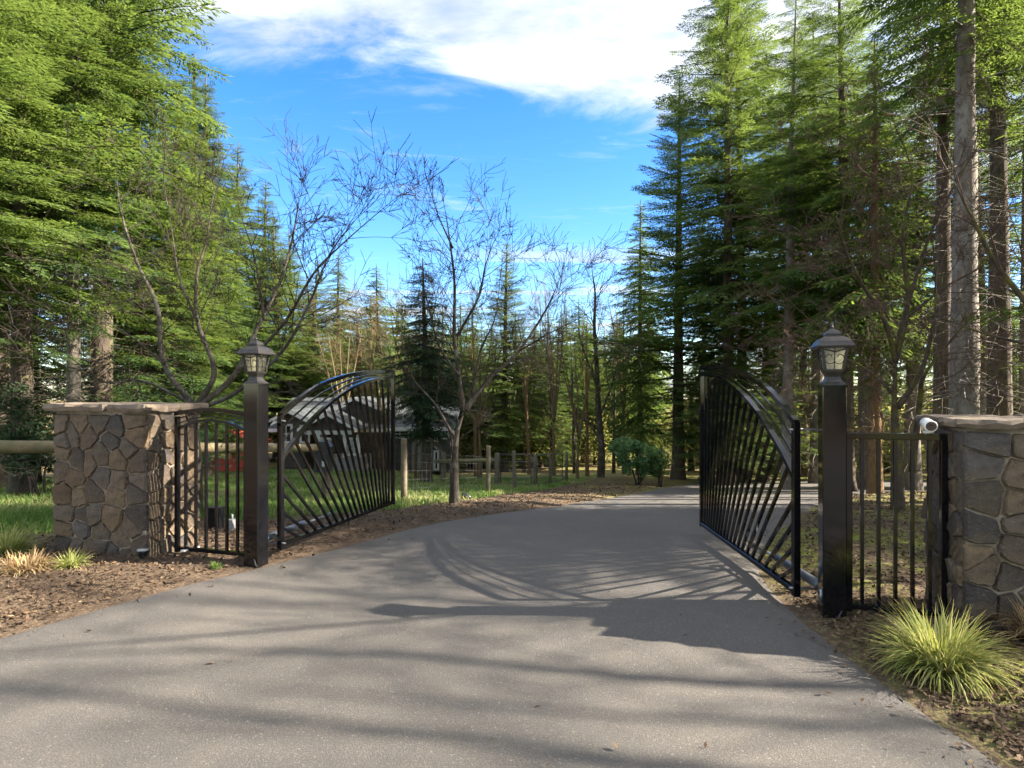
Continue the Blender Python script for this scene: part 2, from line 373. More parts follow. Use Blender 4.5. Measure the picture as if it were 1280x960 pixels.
mat_simple('black_plastic', (.014, .015, .018), .4, .3, 8, .1)
mat_simple('grey_box', (.35, .36, .36), .5, .15, 8, .1)
m = NM('siding'); co = m.co(); sx_ = m.n('ShaderNodeSeparateXYZ'); m.set(sx_.inputs[0], co)
wv = m.math('FRACT', m.math('MULTIPLY', sx_.outputs[2], 5.5)); n1 = m.noise(co, 2, 5, .6)
m.bsdf(m.ramp(n1, [(.3, (.050, .046, .045)), (.7, (.085, .078, .074))]), .7, m.bump(m.rng(wv, 0, 1), .8, .03))
m = NM('siding_light'); n1 = m.noise(m.co(), 2, 5, .6); m.bsdf(m.ramp(n1, [(.3, (.15, .145, .14)), (.7, (.22, .215, .205))]), .7)
m = NM('shingle'); co = m.co(); br = m.n('ShaderNodeTexBrick'); m.set(br.inputs[0], m.co('Object', (1, 1, 1))); br.inputs['Scale'].default_value = 4
n1 = m.noise(co, 3, 6, .6); n2 = m.noise(co, 22, 4, .7)
c = m.ramp(n1, [(.3, (.034, .042, .046)), (.7, (.064, .075, .08))]); c = m.mix(m.rng(n2, .45, .7, 0, .5), c, (.02, .024, .026)); m.bsdf(c, .9, m.bump(n2, .6, .02))
m = NM('weathered_wood'); co = m.co('Object', (1, 1, 1)); n1 = m.noise(co, 6, 6, .7); n2 = m.noise(m.co('Object', (3, 3, 30)), 6, 4, .7); r_ = m.rand()
c = m.ramp(n1, [(.3, (.07, .056, .034)), (.7, (.165, .132, .082))]); c = m.mix(m.rng(r_, 0, 1, 0, .4), c, (.10, .10, .075)); m.bsdf(c, .85, m.bump(n2, .4, .01))
m = NM('log_wood'); co = m.co('Object', (1, 1, 1)); n1 = m.noise(co, 7, 6, .7); n2 = m.noise(m.co('Object', (18, 18, 40)), 2, 4, .7)
c = m.ramp(n1, [(.3, (.13, .095, .05)), (.7, (.27, .21, .115))]); c = m.mix(m.rng(m.noise(co, 2.5, 4, .6), .45, .6, 0, .7), c, (.11, .12, .055)); m.bsdf(c, .85, m.bump(n2, .4, .01))
m = NM('wire'); m.bsdf((.10, .10, .10), .5, None, Metallic=.6)

# ------------------------------------------------------------------ ground and driveway
LE = [(-14, -5.5), (-8, -3.6), (-5.2, -.5), (-4.2, 1.6), (-3.75, 3), (-3.37, 3.95), (-3.14, 4.36), (-2.84, 4.84), (-2.34, 5.49), (-1.77, 6.3), G(520, 658), G(600, 645), G(700, 632), G(780, 619), G(832, 608.5), (8, 23.4), (11.5, 24.4), (16, 25.4), (30, 28)]
RE = [(11, -5.5), (5.5, -3.6), (3.0, -1.0), (2.3, 1.4), (2.13, 2.855), (2.09, 3.485), (2.07, 4.31), (2.16, 4.9), (2.30, 5.4), (2.62, 6.1), (3.3, 7.2), (4.2, 8.6), (5.6, 10.8), (7.6, 13.8), (10.7, 16.8), (15, 18.8), (20, 20), (30, 22)]
def resample(pts, n):
    p = np.array([tuple(v_[:2]) for v_ in spline([(a, b_, 0) for a, b_ in pts], 8)])
    s_ = np.r_[0, np.cumsum(np.hypot(*np.diff(p, axis=0).T))]; t = np.linspace(0, s_[-1], n)
    return np.c_[np.interp(t, s_, p[:, 0]), np.interp(t, s_, p[:, 1])]
Lr, Rr = resample(LE, 260), resample(RE, 260)
def strip(name, A, B, k, lift, mt, rough=0.0):
    n = len(A); t = np.linspace(0, 1, k)
    pts = A[:, None, :] * (1 - t)[None, :, None] + B[:, None, :] * t[None, :, None]
    if rough:
        for c_, P_, Q_ in ((0, A, B), (k - 1, B, A)):
            d_ = Q_ - P_; d_ /= np.linalg.norm(d_, axis=1)[:, None]
            pts[:, c_] += d_ * ((fbm(P_[:, 0] * 1.3, P_[:, 1] * 1.3, 1.2) - .5) * rough + (vn(P_[:, 0], P_[:, 1], 7) - .5) * rough * .35)[:, None]
    v_ = pts.reshape(-1, 2); z_ = hgt(v_[:, 0], v_[:, 1]) + lift
    e_ = np.zeros((n, k)); e_[:, 0] = e_[:, -1] = -.05; z_ = z_ + e_.ravel()
    i, j = np.meshgrid(np.arange(n - 1), np.arange(k - 1), indexing='ij'); a = (i * k + j).ravel()
    me = mesh_np(name, np.c_[v_, z_], np.c_[a, a + k, a + k + 1, a + 1][:, ::-1], True)
    return link(name, me, MT[mt])
road = strip('driveway', Lr, Rr, 26, .022, 'asphalt', .14)
tag(road, 'grey asphalt driveway running through the open gate and bending right', 'driveway', kind='structure')
sa = resample([(8.6, 23.2), (5.6, 24.4), (3, 25.6), (0, 26.6), (-4, 28), (-9, 29)], 60); sb = resample([(8.6, 26.2), (5.4, 26.8), (3.4, 27.6), (0.4, 28.8), (-3.6, 30.4), (-9, 31.6)], 60)
tag(strip('side_lane', sa, sb, 6, .012, 'asphalt', .1), 'pale paved lane leading off behind the fence to the house', 'lane', kind='structure')
st_ = np.c_[np.linspace(-70, 70, 80), np.full(80, -5.0)]; st2 = st_.copy(); st2[:, 1] = -12
tag(strip('street', st_, st2, 6, .016, 'asphalt'), 'asphalt street that the driveway opens onto', 'street', kind='structure')

def road_side(x, y):         # + metres outside the driveway edge (rough), - inside
    x = np.asarray(x, float); y = np.asarray(y, float); shp = x.shape; p = np.c_[x.ravel(), y.ravel()]
    poly = np.r_[Lr[::3], Rr[::-3]]; n = len(poly); d = np.full(len(p), 1e9); ins = np.zeros(len(p), bool)
    for i in range(n):
        a, b_ = poly[i], poly[(i + 1) % n]; ab = b_ - a; L2 = (ab ** 2).sum() + 1e-9
        t = np.clip(((p - a) @ ab) / L2, 0, 1); d = np.minimum(d, np.hypot(*(p - a - t[:, None] * ab).T))
        cond = (a[1] > p[:, 1]) != (b_[1] > p[:, 1])
        with np.errstate(divide='ignore', invalid='ignore'): xi = a[0] + (p[:, 1] - a[1]) / (b_[1] - a[1] + 1e-12) * ab[0]
        ins ^= cond & (p[:, 0] < xi)
    return np.where(ins, -d, d).reshape(shp)
lb = [G(0, 681), G(75, 681), G(200, 660), G(340, 655), G(480, 641), G(600, 627), G(700, 611)]
lbx = np.array([-60, -9] + [p[0] for p in lb] + [6, 12]); lby = np.array([5.2, 5.6] + [p[1] for p in lb] + [34, 50])
def lawn(x, y):
    b_ = np.interp(x, lbx, lby); w_ = np.clip((y - b_ + (fbm(x, y, 1.4) - .5) * 1.6) / .5, 0, 1)
    return w_ * np.clip((32 - y) / 6, 0, 1) * np.clip((x + 18) / 5, 0, 1) * np.clip((6 - x) / 2, 0, 1)
gx = np.r_[-900, -500, -250, -140, -90, -60, -45, -35, -28, -22, np.arange(-18, -6, .5), np.arange(-6, 7, .2), np.arange(7, 18, .5), 18.5, 22, 28, 35, 45, 60, 90, 140, 250, 500, 900]
gy = np.r_[-900, -400, -150, -70, -40, -25, -16, -12, -8, -5, np.arange(-4, 2, .6), np.arange(2, 13, .2), np.arange(13, 32, .5), 32, 34, 36, 38, 41, 45, 50, 56, 64, 75, 90, 120, 160, 220, 320, 500, 900]
XX, YY = np.meshgrid(gx, gy, indexing='ij'); rs = road_side(XX, YY); zt = hgt(XX, YY)
lw = lawn(XX, YY); near_ = np.clip((32 - YY) / 8, 0, 1)
off = np.clip((rs - .05) / .5, 0, 1) * near_ * np.clip((YY - 1) / 2, 0, 1)
zt = zt + off * (.05 + (fbm(XX, YY, 2.2) - .5) * .12 * (1 - .4 * lw)) - np.clip(-rs / .3, 0, 1) * .02
zt = zt + np.clip((np.hypot(XX, YY) - 60) / 60, 0, 1) * (fbm(XX, YY, .03) - .5) * 4
moss = np.clip((XX - 1.8) / 1, 0, 1) * np.clip(fbm(XX + 31, YY, .9) * 4 - 1.4, 0, 1)
straw = np.clip((YY - 24) / 5, 0, 1) * .8 + np.clip((-XX - 6) / 2, 0, 1) * np.clip((YY - 14) / 4, 0, 1) * .5
straw = np.clip(straw + np.clip(1 - rs / 3, 0, 1) * np.clip((YY - 11) / 5, 0, 1) * np.clip((9 - XX) / 2, 0, 1) * .55, 0, 1)
ny = len(gy); i, j = np.meshgrid(np.arange(len(gx) - 1), np.arange(ny - 1), indexing='ij'); a = (i * ny + j).ravel()
me = mesh_np('ground', np.c_[XX.ravel(), YY.ravel(), zt.ravel()], np.c_[a, a + ny, a + ny + 1, a + 1], True,
             {'grass': lw.ravel(), 'moss': moss.ravel(), 'straw': straw.ravel()})
tag(link('ground', me, MT['ground_cover']), 'bark mulch, lawn and mossy forest floor around the driveway', 'ground', kind='structure')
def gz(x, y):                # real ground surface height near the camera
    ix = np.clip(np.searchsorted(gx, x) - 1, 0, len(gx) - 2); iy = np.clip(np.searchsorted(gy, y) - 1, 0, ny - 2)
    fx = (x - gx[ix]) / (gx[ix + 1] - gx[ix]); fy = (y - gy[iy]) / (gy[iy + 1] - gy[iy])
    return (zt[ix, iy] * (1 - fx) * (1 - fy) + zt[ix + 1, iy] * fx * (1 - fy) + zt[ix, iy + 1] * (1 - fx) * fy + zt[ix + 1, iy + 1] * fx * fy)

# ------------------------------------------------------------------ gate line frame
E = Vector((.963, -.268, 0)).normalized(); NB = Vector((.268, .963, 0)).normalized(); GRZ = math.atan2(E.y, E.x)
PL = Vector((-2.35, 5.51, 0)); PR = Vector((2.257, 4.23, 0))

# ------------------------------------------------------------------ stone piers
def clip_poly(poly, nx, nyy, c):
    out_ = []
    for i in range(len(poly)):
        a, b_ = poly[i], poly[(i + 1) % len(poly)]; da = nx * a[0] + nyy * a[1] - c; db = nx * b_[0] + nyy * b_[1] - c
        if da <= 0: out_.append(a)
        if (da < 0) != (db < 0) and abs(da - db) > 1e-9:
            t = da / (da - db); out_.append((a[0] + (b_[0] - a[0]) * t, a[1] + (b_[1] - a[1]) * t))
    return out_
def cells(W, Hh, nx, nz, rng):
    pts = []
    for r_ in range(nz):
        k = nx + rng.choice((-1, 0, 0, 1))
        k = max(2, k)
        for c_ in range(k): pts.append(((c_ + .5 + rng.uniform(-.36, .36)) * W / k, (r_ + .5 + rng.uniform(-.36, .36)) * Hh / nz))
    res = []
    for i, p in enumerate(pts):
        poly = [(0, 0), (W, 0), (W, Hh), (0, Hh)]
        for j, q_ in enumerate(pts):
            if i == j: continue
            nx_, nz_ = q_[0] - p[0], q_[1] - p[1]
            poly = clip_poly(poly, nx_, nz_, (q_[0] ** 2 + q_[1] ** 2 - p[0] ** 2 - p[1] ** 2) / 2)
            if len(poly) < 3: break
        if len(poly) >= 3: res.append(poly)
    return res
def pier(label, corner, u0, u1, v0, v1, top, seed, cap_w):
    rng = random.Random(seed)
    # frame: origin at the middle of the base, x along the gate line, y to the back
    mid_u, mid_v = (u0 + u1) / 2, (v0 + v1) / 2; c0 = corner + E * mid_u + NB * mid_v; z0 = H(c0.x, c0.y)
    root = empty('stone_pier', (c0.x, c0.y, z0), GRZ, label, 'pier', 'stone piers flanking the gate')
    W, D = u1 - u0, v1 - v0; Hh = top - z0; ins = .011
    core = MB(); core.box((0, 0, (Hh - .12) / 2), (W - 2 * ins, D - 2 * ins, Hh + .12)); core.build('mortar', MT['mortar'], root, local=True)
    faces = [(Vector((-W/2, -D/2, 0)), Vector((1, 0, 0)), Vector((0, -1, 0)), W, 6), (Vector((W/2, -D/2 + .03, 0)), Vector((0, 1, 0)), Vector((1, 0, 0)), D - .06, 4),
             (Vector((W/2, D/2, 0)), Vector((-1, 0, 0)), Vector((0, 1, 0)), W, 6), (Vector((-W/2, D/2 - .03, 0)), Vector((0, -1, 0)), Vector((-1, 0, 0)), D - .06, 4)]
    for org, ud, nd, fw, nx in faces:
        for poly in cells(fw, Hh - .03, nx, 8, rng):
            cxp = sum(p[0] for p in poly) / len(poly); czp = sum(p[1] for p in poly) / len(poly)
            ar = abs(sum(poly[i][0] * poly[(i + 1) % len(poly)][1] - poly[(i + 1) % len(poly)][0] * poly[i][1] for i in range(len(poly)))) / 2
            if ar < .004: continue
            # shrink for the joint, cut the corners, roughen
            pp = []
            for p in poly:
                dx, dz = cxp - p[0], czp - p[1]; L = math.hypot(dx, dz) + 1e-6; s_ = rng.uniform(.004, .010)
                ex, ez = s_ * 1.25, s_ * 1.25
                if p[0] < .002 or p[0] > fw - .002: ex = 0
                pp.append((p[0] + dx / L * ex, p[1] + dz / L * ez))
            ch = []
            for i in range(len(pp)):
                a, b_ = pp[i], pp[(i + 1) % len(pp)]
                edge = (a[0] < .004 and b_[0] < .004) or (a[0] > fw - .004 and b_[0] > fw - .004)
                ts = (0, 1) if False else (.07, .36, .66, .93)
                for t in ts:
                    jx = 0 if edge else rng.uniform(-.006, .006)
                    ch.append((a[0] + (b_[0] - a[0]) * t + jx, a[1] + (b_[1] - a[1]) * t + rng.uniform(-.006, .006)))
            n = len(ch); pr = rng.uniform(.0, .026); tx, tz = rng.uniform(-.10, .10), rng.uniform(-.12, .12)
            def pt(x_, z_, dep): return org + ud * x_ + Vector((0, 0, z_)) + nd * dep
            v_ = [pt(x_, z_, -.065) for x_, z_ in ch]; v_ += [pt(x_, z_, -.014 + pr + tx * (x_ - cxp) + tz * (z_ - czp)) for x_, z_ in ch]
            v_ += [pt(cxp + (x_ - cxp) * .90, czp + (z_ - czp) * .90, .002 + pr + tx * (x_ - cxp) + tz * (z_ - czp) + rng.uniform(-.003, .003)) for x_, z_ in ch]
            f_ = [tuple(range(2 * n, 3 * n))]
            for i in range(n):
                k = (i + 1) % n
                f_ += [(i, k, n + k, n + i), (n + i, n + k, 2 * n + k, 2 * n + i)]
            c_ = org + ud * cxp + Vector((0, 0, czp))
            me = bpy.data.meshes.new('stone'); me.from_pydata([tuple(p - c_) for p in v_], [], f_); me.update()
            o = link('stone', me, MT['basalt'], root, c_)
    # cap slabs
    ov = .075; cuts = [-W/2 - ov] + [(-W/2 + W * t) for t in cap_w] + [W/2 + ov]
    for a, b_ in zip(cuts[:-1], cuts[1:]):
        th = rng.uniform(.055, .075); bas = Hh - .004 + rng.uniform(-.006, .006); out_ = []
        x0, x1, y0, y1 = a + .006, b_ - .006, -D/2 - ov, D/2 + ov
        for (p, q_) in (((x0, y0), (x1, y0)), ((x1, y0), (x1, y1)), ((x1, y1), (x0, y1)), ((x0, y1), (x0, y0))):
            k = max(3, int(math.hypot(q_[0] - p[0], q_[1] - p[1]) / .07))
            for t in range(k):
                t_ = t / k; nx_, ny_ = (q_[1] - p[1]), -(q_[0] - p[0]); L = math.hypot(nx_, ny_); jt = rng.uniform(-.035, .012)
                if (p[0] == q_[0] == x0 and a != cuts[0]) or (p[0] == q_[0] == x1 and b_ != cuts[-1]): jt *= .15
                out_.append((p[0] + (q_[0] - p[0]) * t_ + nx_ / L * jt, p[1] + (q_[1] - p[1]) * t_ + ny_ / L * jt))
        n = len(out_); cxp, cyp = (x0 + x1) / 2, (y0 + y1) / 2
        v_ = [Vector((cxp + (x_ - cxp) * .965, cyp + (y_ - cyp) * .965, bas + rng.uniform(-.012, .008))) for x_, y_ in out_]
        v_ += [Vector((x_, y_, bas + th * .45 + rng.uniform(-.012, .012))) for x_, y_ in out_]
        v_ += [Vector((cxp + (x_ - cxp) * .97, cyp + (y_ - cyp) * .97, bas + th * .95 + rng.uniform(-.01, .006))) for x_, y_ in out_]
        v_ += [Vector((cxp + (x_ - cxp) * .5, cyp + (y_ - cyp) * .5, bas + th + rng.uniform(-.006, .008))) for x_, y_ in out_] + [Vector((cxp, cyp, bas + th))]
        f_ = [tuple(range(n))[::-1]]
        for r_ in range(3): f_ += [(r_ * n + i, r_ * n + (i + 1) % n, (r_ + 1) * n + (i + 1) % n, (r_ + 1) * n + i) for i in range(n)]
        f_ += [(3 * n + i, 3 * n + (i + 1) % n, 4 * n) for i in range(n)]
        me = bpy.data.meshes.new('capstone'); me.from_pydata([tuple(p) for p in v_], [], f_); me.update(); link('capstone', me, MT['flagstone'], root)
    return root
pier('rough basalt pier with pale cap slabs on the lawn side of the driveway', Vector((-3.41, 5.59, 0)), -1.12, 0, 0, .64, 1.40, 11, (.62,))
pier('rough basalt pier carrying the white camera, beside the tufted ornamental grass', Vector((2.89, 3.83, 0)), 0, 1.15, 0, .62, 1.36, 23, (.45,))

# ------------------------------------------------------------------ gate posts with lanterns
def gate_post(p, top, label):
    base = (p.x, p.y, H(p.x, p.y)); root = empty('gate_post', base, GRZ, label, 'gate post', 'lantern posts of the gate')
    hgt_ = top - base[2]; s_ = .152
    MB().beam((0, 0, -.15), (0, 0, hgt_ - .012), s_, s_, (0, 1, 0), .006).build('post', MT['black_paint'], root, local=True)
    MB().box((0, 0, hgt_ - .005), (s_ + .008, s_ + .008, .014)).build('post_cap', MT['black_paint'], root, local=True)
    z = hgt_ + .002; q4 = math.pi / 4; r2 = math.sqrt(2) / 2
    def sq(prof): return MB().lathe((0, 0, z), [(w_ * r2 * .86, h_) for w_, h_ in prof], 4, q4, False)
    lan = sq([(.17, 0), (.17, .012), (.135, .022), (.105, .045), (.098, .06), (.112, .078), (.135, .095), (.14, .107), (.14, .112)]).build('lantern', MT['lantern_metal'], root, local=True)
    # corner bars, glass, scrolls, roof
    b0, b1, w0, w1 = .112, .262, .057, .078
    for sx in (-1, 1):
        for sy in (-1, 1):
            MB().beam((sx * w0, sy * w0, z + b0), (sx * w1, sy * w1, z + b1), .017, .017, (0, 1, 0)).build('corner_bar', MT['lantern_metal'], lan, local=True)
    for k in range(4):
        Mr = Matrix.Rotation(k * math.pi / 2, 4, 'Z'); yy0, yy1 = w0 + .002, w1 + .002
        g_ = MB(); i0, i1 = w0 - .008, w1 - .008
        g_.add([Mr @ Vector(v_) for v_ in ((-i0, -w0 + .004, z + b0), (i0, -w0 + .004, z + b0), (i1, -w1 + .004, z + b1), (-i1, -w1 + .004, z + b1), (-i0, -w0 + .008, z + b0), (i0, -w0 + .008, z + b0), (i1, -w1 + .008, z + b1), (-i1, -w1 + .008, z + b1))],
               [(0, 1, 2, 3), (7, 6, 5, 4), (0, 4, 5, 1), (1, 5, 6, 2), (2, 6, 7, 3), (3, 7, 4, 0)])
        g_.build('pane', MT['seeded_glass'], lan, local=True)
        s__ = MB()
        def on(x_, h_): t = (h_ - b0) / (b1 - b0); return Mr @ Vector((x_, -(w0 + (w1 - w0) * t) - .004, z + h_))
        s__.tube([on(0, b0), on(0, b1)], .0035, 5)
        for sx in (-1, 1):
            c_ = []
            for t in np.linspace(0, 1, 16):
                an = -math.pi / 2 + t * 4.6; rr = .034 * (1 - .62 * t)
                c_.append(on(sx * (.034 + rr * math.cos(an) * 1.0 - .002), .185 + .01 * t + rr * math.sin(an) * 1.1))
            s__.tube(c_, .0032, 5)
            s__.tube([on(sx * .034, .149), on(sx * .012, .152), on(0, .166)], .0032, 5)
        s__.tube([on(-w1 + .012, b1 - .012), on(-.04, b1 - .018), on(0, b1 - .03), on(.04, b1 - .018), on(w1 - .012, b1 - .012)], .005, 5)
        s__.build('scroll', MT['lantern_metal'], lan, local=True)
    sq([(.20, b1 - .004), (.272, b1 + .002), (.276, b1 + .012), (.262, b1 + .022), (.235, b1 + .045), (.19, b1 + .066), (.13, b1 + .080), (.108, b1 + .084), (.108, b1 + .092), (.118, b1 + .094), (.112, b1 + .104), (.075, b1 + .122), (.034, b1 + .132), (.02, b1 + .140)]).build('lantern_roof', MT['lantern_metal'], lan, local=True)
    MB().lathe((0, 0, z), [(.010, b1 + .138), (.013, b1 + .147), (.006, b1 + .154), (.002, b1 + .182)], 8).build('finial', MT['lantern_metal'], lan, local=True)
    MB().lathe((0, 0, z), [(.014, .108), (.014, .155), (.022, .165), (.026, .19), (.02, .215), (.005, .23)], 10).build('bulb', MT['white_plastic'], lan, local=True)
    return root
gate_post(PL, 1.655, 'glossy black square post with lantern, nearer the lawn and the house')
gate_post(PR, 1.625, 'glossy black square post with lantern, nearer the camera-topped stone pier')

# ------------------------------------------------------------------ gate leaves
def leaf(p0, direction, L, label, side):
    p0 = Vector(p0); dr = Vector((*direction, 0)).normalized(); rz = math.atan2(dr.y, dr.x)
    root = empty('gate_leaf', p0, rz, label, 'gate', 'open gate leaves')
    K = L / 2.36; zb = .10; bp = MT['black_paint']
    def Q(u, z_): return Vector((u * K, 0, z_))
    uo = np.array([0, .2, .6, 1.0, 1.33, 1.8, 2.36]); zo = np.array([1.355, 1.465, 1.635, 1.735, 1.79, 1.835, 1.855])
    ui = np.array([0, .14, .29, .6, .94, 1.33, 1.8, 2.36]); zi = np.array([.93, 1.045, 1.15, 1.337, 1.50, 1.634, 1.73, 1.785])
    def arch(u_, z_, f=0): return spline([Q(a, b_) for a, b_ in zip(u_, z_)], 5)
    def fl(path, wd, hg):
        mb = MB(); n = len(path); v_ = []
        for i, p in enumerate(path):
            t = (path[min(i + 1, n - 1)] - path[max(i - 1, 0)]).normalized(); r_ = Vector((0, 1, 0)); u_ = r_.cross(t).normalized()
            v_ += [p + r_ * a * wd / 2 + u_ * b_ * hg / 2 for a, b_ in ((-1, -1), (1, -1), (1, 1), (-1, 1))]
        f_ = [(4 * i + k, 4 * i + (k + 1) % 4, 4 * i + 4 + (k + 1) % 4, 4 * i + 4 + k) for i in range(n - 1) for k in range(4)] + [(0, 1, 2, 3), (4 * n - 1, 4 * n - 2, 4 * n - 3, 4 * n - 4)]
        return mb.add(v_, f_)
    MB().beam(Q(0, .06), Q(0, 1.36), .05, .05, (0, 1, 0), .003).build('hinge_stile', bp, root, local=True)
    MB().beam(Q(2.36, .07), Q(2.36, 1.86), .045, .045, (0, 1, 0), .003).build('end_stile', bp, root, local=True)
    MB().beam(Q(.025 / K, zb), Q(2.335, zb), .045, .04, (0, 0, 1), .003).build('bottom_rail', bp, root, local=True)
    fl(arch(uo, zo), .046, .04).build('top_arch', bp, root, local=True)
    fl(arch(ui, zi), .044, .034).build('inner_arch', bp, root, local=True)
    zoi = np.interp(ui, uo, zo)
    for fr_ in (.34, .66): fl(arch(ui, zi + (zoi - zi) * fr_), .014, .014).build('thin_arch', bp, root, local=True)
    ub = [.29, .45, .59, .73, .87, 1.0, 1.12, 1.23, 1.34, 1.44, 1.54, 1.63, 1.72, 1.80, 1.88, 1.96, 2.035, 2.105, 2.175, 2.245]
    tops = [(.0, .27), (.0, .44), (.0, .624), (.0, .80)] + [(u, None) for u in (.12, .22, .34, .47, .60, .73, .86, 1.0, 1.15, 1.30, 1.45, 1.60, 1.76, 1.91, 2.06, 2.21)]
    for u, (tu, tz) in zip(ub, tops):
        if tz is None: tz = float(np.interp(tu, ui, zi)) - .01
        MB().beam(Q(u, zb + .01), Q(tu, tz), .0235, .0235, (0, 1, 0)).build('bar', bp, root, local=True)
    # hinges reach back to the post; round bar ends
    for zh in (1.30, .12):
        h_ = MB(); h_.tube([Vector((0, 0, zh - .05)), Vector((0, 0, zh + .05))], .017, 8)
        h_.beam(Vector((0, 0, zh)), Vector((-.012, side * .145, zh)), .022, .012); h_.tube([Vector((.0, -side * .05, zh)), Vector((.0, side * .05, zh))], .009, 6)
        h_.build('hinge', MT['galvanised'], root, local=True)
    return root
LL = (-2.235, 5.80); LD = (.64, 2.29)
leaf((LL[0], LL[1], 0.0), LD, 2.36, 'black fanned gate leaf swung open in front of the house', 1)
RL = (2.115, 4.47); RD = (.02, 2.25)
leaf((RL[0], RL[1], 0.0), RD, 2.28, 'black fanned gate leaf swung open on the woodland side of the driveway', -1)

# gate operators along the foot of the leaves
def opener(p0, dr, side, post, label):
    dr = Vector((*dr, 0)).normalized(); n_ = Vector((-dr.y, dr.x, 0)) * side; p0 = Vector((p0[0], p0[1], 0))
    root = empty('gate_opener', (post.x, post.y, 0), 0, label, 'gate opener', 'linear gate openers')
    a = p0 - dr * .10 + n_ * .13; a.z = .17; b_ = p0 + dr * .55 + n_ * .085; b_.z = .2; c_ = p0 + dr * .93 + n_ * .05; c_.z = .205
    MB().tube([a, a + (b_ - a) * .03, b_ - (b_ - a) * .02, b_], [.024, .034, .034, .022], 12).build('cylinder', MT['operator_grey'], root)
    MB().tube([b_, c_], .014, 8).build('piston', MT['galvanised'], root)
    k = MB(); k.box(c_ - n_ * .015, (.05, .05, .06), math.atan2(dr.y, dr.x)); k.build('front_bracket', MT['galvanised'], root)
    k = MB(); pb = Vector((post.x, post.y, .13)); k.beam(a - Vector((0, 0, .04)), pb + (a - pb).normalized() * .09, .05, .016); k.tube([a - Vector((0, 0, .07)), a + Vector((0, 0, .06))], .012, 8)
    k.beam(a - Vector((0, 0, .05)), a - dr * .14 - n_ * .06 - Vector((0, 0, .05)), .035, .02)
    k.tube([a - dr * .14 - n_ * .06 - Vector((0, 0, .08)), a - dr * .14 - n_ * .06 + Vector((0, 0, .02))], .016, 8); k.build('rear_bracket', MT['galvanised'], root)
    w_ = spline([a - Vector((0, 0, .03)), a - Vector((.02, .03, .10)), pb + Vector((.05 * side, -.10, -.13)), pb + Vector((.02, -.09, -.06))], 6)
    MB().tube(w_, .006, 6).build('cable', MT['black_plastic'], root)
opener(LL, LD, 1, PL, 'grey cylinder gate opener at the foot of the leaf by the house')
opener(RL, RD, -1, PR, 'grey cylinder gate opener at the foot of the leaf by the woods')

# ------------------------------------------------------------------ fixed side panels
def side_panel(p0, p1, top, arched, nb, label):
    p0 = Vector(p0); p1 = Vector(p1); d = (p1 - p0); L = d.length; rz = math.atan2(d.y, d.x)
    root = empty('side_panel', p0, rz, label, 'fence panel', 'fixed panels between posts and piers'); bp = MT['black_paint']; zb = .085
    q = lambda u, z_: Vector((u, 0, z_))
    for u in (.02, L - .02): MB().beam(q(u, .05), q(u, top - (.03 if arched else .0) - .022), .04, .04, (0, 1, 0), .003).build('stile', bp, root, local=True)
    MB().beam(q(.04, zb), q(L - .04, zb), .035, .035).build('bottom_rail', bp, root, local=True)
    if arched:
        u_ = np.linspace(0, L, 12); f1 = top - .03 + .045 * np.sin(np.pi * u_ / L); f2 = f1 - .10 - .055 * (np.abs(u_ - L / 2) / (L / 2)) ** 2
        mb = MB()
        for a in range(11): mb.beam(q(u_[a], f1[a]), q(u_[a + 1] + .002, f1[a + 1]), .04, .035)
        mb.build('top_rail', bp, root, local=True); mb = MB()
        for a in range(11): mb.beam(q(u_[a], f2[a]), q(u_[a + 1] + .002, f2[a + 1]), .03, .025)
        mb.build('inner_arch', bp, root, local=True)
        for k in (.33, .66):
            mb = MB()
            for a in range(11): mb.beam(q(u_[a], f1[a] + (f2[a] - f1[a]) * k), q(u_[a + 1], f1[a + 1] + (f2[a + 1] - f1[a + 1]) * k), .012, .010)
            mb.build('thin_arch', bp, root, local=True)
    else: MB().beam(q(0, top), q(L + .28, top), .04, .045, (0, 0, 1), .003).build('top_rail', bp, root, local=True)
    for k in range(nb):
        u = L * (k + 1) / (nb + 1); tz = top - .02 if not arched else float(np.interp(u, u_, f2))
        MB().beam(q(u, zb), q(u, tz), .022, .022, (0, 1, 0)).build('bar', bp, root, local=True)
    return root
a = PL - E * .085; side_panel((a.x, a.y, 0), (-3.225, 5.755, 0), 1.40, True, 6, 'black barred side panel with shallow arch beside the lawn-side pier')
a = PR + E * .085; b_ = PR + E * .70; side_panel((a.x, a.y, 0), (b_.x, b_.y, 0), 1.275, False, 5, 'black straight-topped barred panel beside the camera-topped pier')

# security camera on the pier
p = P(1161, 531, 4.02); root = empty('security_camera', (p.x, p.y, p.z - .06), R(20), 'small white bullet camera on the end of the stone cap', 'camera')
ax = Vector((-.40, -.90, -.10)).normalized()
body = MB().tube([p + ax * .07, p + ax * .068, p - ax * .09, p - ax * .10], [.034, .038, .036, .026], 16).build('housing', MT['white_plastic'], root)
MB().tube([p + ax * .071, p + ax * .064], .031, 16).build('lens_cover', MT['camera_bezel'], root)
MB().tube([p + ax * .076, p + ax * .066], .014, 12).build('lens', MT['lens_dark'], root)
MB().tube([p - ax * .05, p - ax * .06 + Vector((.01, 0, -.05))], .012, 8).lathe(p - ax * .06 + Vector((.01, 0, -.065)), [(.032, 0), (.032, .015)], 12).build('bracket', MT['white_plastic'], root)

